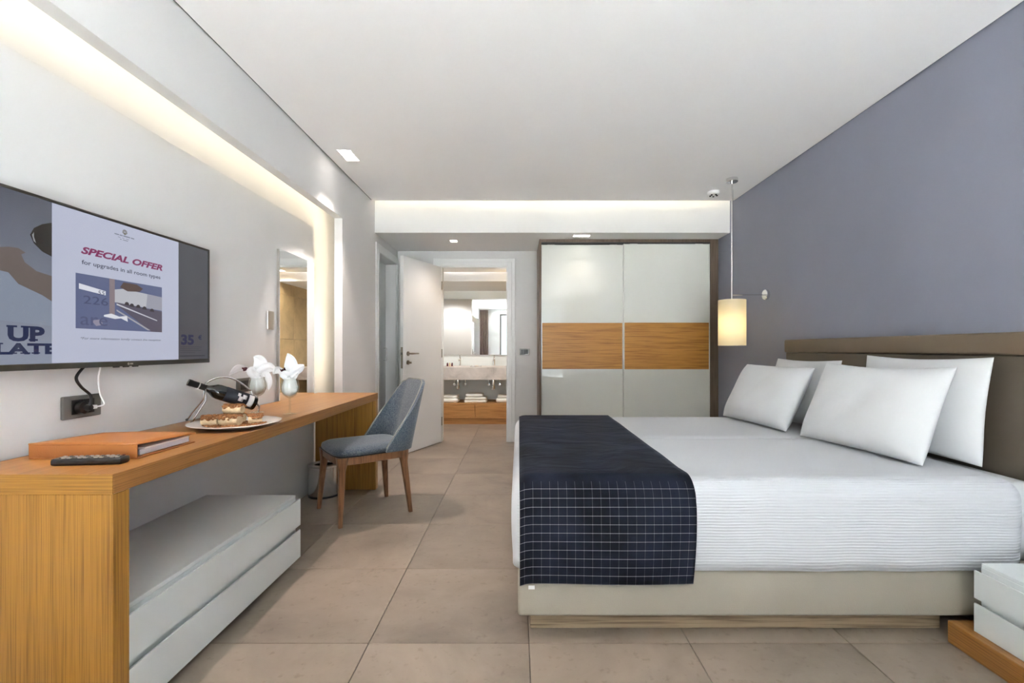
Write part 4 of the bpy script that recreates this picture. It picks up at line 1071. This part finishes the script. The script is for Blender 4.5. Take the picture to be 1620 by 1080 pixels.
def napkin(label, x, y, petals, red, seed):
    z = ZD
    t = thing('folded_napkin', label, 'napkin', (x, y, z+.095), 'napkins folded like flowers')
    bm = B(); seg = 28
    prof = [(.006, .096), (.022, .104), (.034, .120), (.036, .145), (.030, .172), (.024, .195), (.016, .205), (0.0, .207)]
    rings = []
    for i, (r_, h_) in enumerate(prof):
        rings.append([bm.verts.new((x+r_*(1+.10*math.sin(7*2*PI*k/seg+seed+i*.3))*math.cos(2*PI*k/seg), y+r_*(1+.10*math.sin(7*2*PI*k/seg+seed+i*.3))*math.sin(2*PI*k/seg), z+h_)) for k in range(seg)])
    for a, b in zip(rings, rings[1:]):
        for k in range(seg): bm.faces.new((a[k], a[(k+1) % seg], b[(k+1) % seg], b[k]))
    obj('gathered_stem', bm, M['napkin'], t, smooth=True)
    for i, (pb, pc, pt2, wd_, hw_) in enumerate(petals):
        o3 = Vector((x, y, z+.188)); bm = B(); petal(bm, o3+Vector(pb), o3+Vector(pc), o3+Vector(pt2), wd_, hw_, seed+i)
        o = obj('petal', bm, M['napkin'], t, smooth=True); solidify(o, .0018, 0); subsurf(o, 1)
    bm = B(); rnd = random.Random(seed)
    for q in range(red[3]):
        tt = bmesh.new(); bmesh.ops.create_icosphere(tt, subdivisions=1, radius=.006)
        px, py, pz_ = red[0]+(rnd.random()-.5)*.05, red[1]+(rnd.random()-.5)*.02, red[2]+rnd.random()*.010
        rm = Matrix.Rotation(rnd.random()*3, 3, 'Y') @ Matrix.Rotation(rnd.random()*3, 3, 'X')
        for w_ in tt.verts: w_.co = rm @ Vector((w_.co.x*1.5, w_.co.y, w_.co.z*.25))+Vector((x+px, y+py, z+pz_))
        merge(bm, tt)
    pt_ = obj('dried_petals', bm, M['petal'], t); pt_['kind'] = 'stuff'
G1, G2 = (-1.430, 2.580), (-1.217, 2.508)
wine_glass('stemmed wine glass nearer the wall, beside the bottle', *G1)
wine_glass('stemmed wine glass standing alone near the desk edge', *G2)
napkin('white flower napkin with dark red petals in the glass nearer the wall', G1[0], G1[1],
       [((-.004, -.006, .010), (-.070, -.02, .110), (-.141, -.02, .012), (0, -.75, .65), .028),
        ((.010, .010, .010), (.030, .02, .085), (-.030, .02, .117), (1, 0, .15), .040),
        ((.012, -.004, .010), (.075, -.01, .105), (.141, -.02, .007), (0, -.6, .8), .032),
        ((.020, -.010, .020), (.085, -.015, .035), (.066, -.01, -.068), (1, -.3, 0), .024),
        ((.0, -.016, .0), (-.010, -.05, .050), (.020, -.045, .052), (1, 0, .2), .030)], (-.030, -.034, .232, 26), 3)
napkin('white flower napkin in the glass near the desk edge', G2[0], G2[1],
       [((.0, .008, .0), (.020, .012, .065), (-.017, .010, .135), (1, 0, .1), .036),
        ((-.008, -.004, .010), (-.045, -.015, .078), (-.082, -.01, .024), (0, -.6, .8), .028),
        ((.010, -.004, .010), (.050, -.01, .055), (.078, -.01, .076), (0, -.6, .8), .026),
        ((.006, -.014, .0), (.050, -.03, .040), (.046, -.035, .010), (1, 0, .5), .026),
        ((-.002, -.016, .0), (-.012, -.035, .030), (-.020, -.035, .042), (1, 0, .3), .026)], (-.014, -.034, .232, 8), 8)

# ------------------------------------------------------------------ bathroom
struct('wall_bath_end', bx(-2.3, .22, YV, YV+.1, -.05, ZT), M['bathwall'], label='pale bathroom wall behind the washbasin counter')
struct('wall_bath_left', bx(-2.35, -2.25, YB+.11, YV, -.05, ZT), M['bathwall'], label='pale bathroom wall on the television side')
wr = struct('wall_bath_right', bx(.112, .22, YB+.11, YV, -.05, ZT), M['grout'], label='bathroom wall clad in sand-coloured tiles')
yy = [YB+.112, 6.25, 6.85, YV-.001]; zz = [.0, .62, 1.24, 1.86, 2.45]
for i in range(3):
    for j in range(4):
        obj('wall_tile', bx(.100, .1118, yy[i]+.0015, yy[i+1]-.0015, zz[j]+.0015, zz[j+1]-.0015, .0012, 1), M['bath_tile'], wr)
struct('ceiling_bath', bx(-2.25, .10, YB+.11, 6.30, 2.128, 2.16), M['ceil'], label='white bathroom ceiling inside the doorway')
struct('soffit_bath', bx(-2.25, .10, 6.37, YV, 2.016, ZT), M['soffit'], label='lowered white soffit above the bathroom mirror')
t = thing('bathroom_cove_light', 'soft light strip above the bathroom ceiling edge', 'light strip', (-1.0, 6.27, 2.162))
obj('led_strip', bx(-2.2, .06, 6.268, 6.288, 2.164, 2.170), M['ledb'], t)
obj('channel', bx(-2.21, .07, 6.264, 6.292, 2.1605, 2.1637), M['alu'], t)
downlight('square downlight in the bathroom ceiling just inside the door', -.24, 5.87, 2.128, .08, 'x', 6, 140, twin=False, color=(1.0, 0.97, 0.94))
downlight('unseen square downlight added by the tiled wall to brighten the bathroom', -.05, 6.17, 2.128, .08, 'x', 32, 150, twin=False, color=(1.0, 0.97, 0.94))  # added lamp, hidden behind the door jamb, to lift the bathroom light
downlight('unseen square downlight added away from the door to brighten the bathroom', -1.25, 6.17, 2.128, .08, 'x', 48, 150, twin=False, color=(1.0, 0.97, 0.94))  # second added lamp, out of view, brightening the bathroom
t = thing('bathroom_mirror', 'wide frameless mirror above the washbasins', 'mirror', (-1.0, YV-.03, 1.011))
obj('backing', bx(-2.2, .095, YV-.028, YV-.0008, 1.011, 1.885), M['brushed'], t)
obj('mirror_glass', bx(-2.2, .095, YV-.033, YV-.0282, 1.011, 1.885), M['mirror'], t)
# counter with two basins
t = thing('washbasin_counter', 'grey marble counter slab with an apron and two basins', 'counter', (-1.0, 7.15, .65))
CY0 = 6.87
bm = B(); box(bm, -2.2, .095, CY0, CY0+.025, .652, .834, .002, 1); box(bm, -2.2, .095, CY0+.0255, YV-.001, .812, .834, .002, 1); box(bm, -2.2, .095, CY0+.0255, YV-.001, .652, .66)
obj('slab', bm, M['marble'], t)
BAS = (-.388, -.922)
for xb in BAS:
    bm = B()
    for a in ((xb-.2, xb+.2, 7.0, 7.012), (xb-.2, xb+.2, 7.318, 7.33), (xb-.2, xb-.188, 7.012, 7.318), (xb+.188, xb+.2, 7.012, 7.318)): box(bm, a[0], a[1], a[2], a[3], .8342, .842, .002, 1)
    obj('basin', bm, M['porcelain'], t)
def tap(label, x):
    t = thing('tap', label, 'tap', (x, 7.375, .834), 'chrome basin taps')
    bm = B(); lathe(bm, [(0, .8345), (.024, .8345), (.022, .842), (.017, .846), (.017, .955), (.014, .965), (0, .967)], (x, 7.375, 0), 20); obj('body', bm, M['chrome'], t, smooth=True, angle=40)
    bm = B(); tube(bm, [(x, 7.375, .935), (x, 7.33, .945), (x, 7.27, .940), (x, 7.24, .925)], [.014, .013, .012, .011], 12); obj('spout', bm, M['chrome'], t, smooth=True)
    bm = B(); tube(bm, [(x, 7.375, .966), (x, 7.375, .985), (x, 7.34, 1.0)], [.010, .009, .006], 10); obj('lever', bm, M['chrome'], t, smooth=True)
tap('chrome tap under the window reflection', BAS[0]); tap('chrome tap nearer the open door', BAS[1])
def trap(label, x):
    t = thing('drain_trap', label, 'drain pipe', (x, 7.15, .49), 'chrome drains under the counter')
    bm = B(); tube(bm, [(x, 7.15, .6515), (x, 7.15, .50)], .018, 14); lathe(bm, [(0, .488), (.026, .49), (.028, .50), (.028, .545), (.018, .552)], (x, 7.15, 0), 18); obj('trap', bm, M['chrome'], t, smooth=True, angle=40)
    bm = B(); tube(bm, [(x, 7.165, .585), (x, 7.30, .585), (x, YV-.001, .585)], .015, 12); obj('waste_pipe', bm, M['chrome'], t, smooth=True)
    for sx in (-.085, .085):
        bm = B(); tube(bm, [(x+sx, YV-.001, .55), (x+sx, YV-.06, .55)], .016, 12); tube(bm, [(x+sx, YV-.055, .55), (x+sx, YV-.055, .6515)], .006, 8)
        lathe(bm, [(0, 0), (.022, 0), (.024, .012), (.02, .022), (0, .024)], (x+sx, YV-.062, .55), 14, Matrix.Rotation(PI/2, 4, 'X'))
        obj('stop_valve', bm, M['chrome'], t, smooth=True, angle=40)
trap('chrome drain and valves below the tap under the window reflection', BAS[0]); trap('chrome drain and valves below the tap nearer the door', BAS[1])
t = thing('soap_dish', 'small beige soap dish on the marble counter between the taps', 'soap dish', (-.640, 7.16, .8345))
bm = B(); lathe(bm, [(0, .8345), (.032, .8345), (.045, .848), (.043, .848), (.03, .838), (0, .838)], (-.640, 7.16, 0), 20); obj('dish', bm, M['porcelain'], t, smooth=True)
obj('soap', bx(-.665, -.615, 7.145, 7.175, .8385, .852, .005), M['pastry'], t, smooth=True)
t = thing('toiletry_tray', 'little tray of toiletries on the counter by the open door', 'toiletries', (-1.04, 7.10, .8345))
obj('tray', bx(-1.10, -.98, 7.07, 7.13, .8345, .842, .002), M['vanity_oak'], t)
for k in range(3):
    bm = B(); lathe(bm, [(0, .8425), (.013, .8425), (.013, .88), (.008, .886), (.008, .895), (0, .895)], (-1.075+k*.035, 7.1, 0), 14); obj('bottle', bm, M['pastry'] if k == 1 else M['petal'], t, smooth=True, angle=40)
# drawers under the counter
t = thing('vanity_drawers', 'low oak drawer unit under the marble counter', 'drawers', (-1.0, 7.2, 0))
obj('plinth', bx(-2.2, .095, 6.925, YV-.002, .0004, .088), M['vanity_oak'], t)
obj('carcass', bx(-2.2, .095, 6.922, YV-.002, .0885, .296), M['vanity_oak'], t)
obj('top', bx(-2.2, .095, 6.900, YV-.002, .2962, .306, .001, 1), M['vanity_oak'], t)
for a, b in ((-2.199, -1.250), (-1.244, -.647), (-.641, .094)): obj('drawer', bx(a, b, 6.900, 6.9215, .090, .2945, .0015, 1), M['vanity_oak'], t)
def towel(label, x0, x1, y0, y1, z0, h, group):
    bm = bx(x0, x1, y0, y1, z0, z0+h, h*.42, 4)
    bmesh.ops.subdivide_edges(bm, edges=[e for e in bm.edges if e.calc_length() > .1], cuts=6, use_grid_fill=True)
    for v in bm.verts: v.co.z += .003*math.sin(v.co.x*40+z0*50)*(1 if v.co.z > z0+h*.5 else 0)
    t = tag(obj('folded_towel', bm, M['towel'], None, smooth=True), label, 'towel', group)
    bm = B(); tube(bm, [(x0+.01, y0+.001, z0+h*.5), (x1-.01, y0+.001, z0+h*.5)], .0015, 6); obj('fold_edge', bm, M['linen'], t, smooth=True)
Zt = .3065; gp = 'folded towels on the vanity'
towel('large folded towel at the foot of the middle stack', -.808, -.480, 6.96, 7.25, Zt, .038, gp)
towel('second folded towel of the middle stack', -.800, -.484, 6.965, 7.25, Zt+.043, .038, gp)
towel('smaller folded towel on top of the middle stack', -.790, -.535, 6.97, 7.23, Zt+.086, .045, gp)
towel('folded towel at the end by the open door', -1.18, -.898, 6.96, 7.22, Zt, .065, gp)
towel('crumpled towel on the one by the open door', -1.15, -.905, 6.985, 7.20, Zt+.070, .040, gp)
towel('folded towel at the end by the door jamb', -.338, -.03, 6.96, 7.22, Zt, .062, gp)
towel('crumpled towel on the one by the door jamb', -.318, -.04, 6.985, 7.20, Zt+.067, .045, gp)
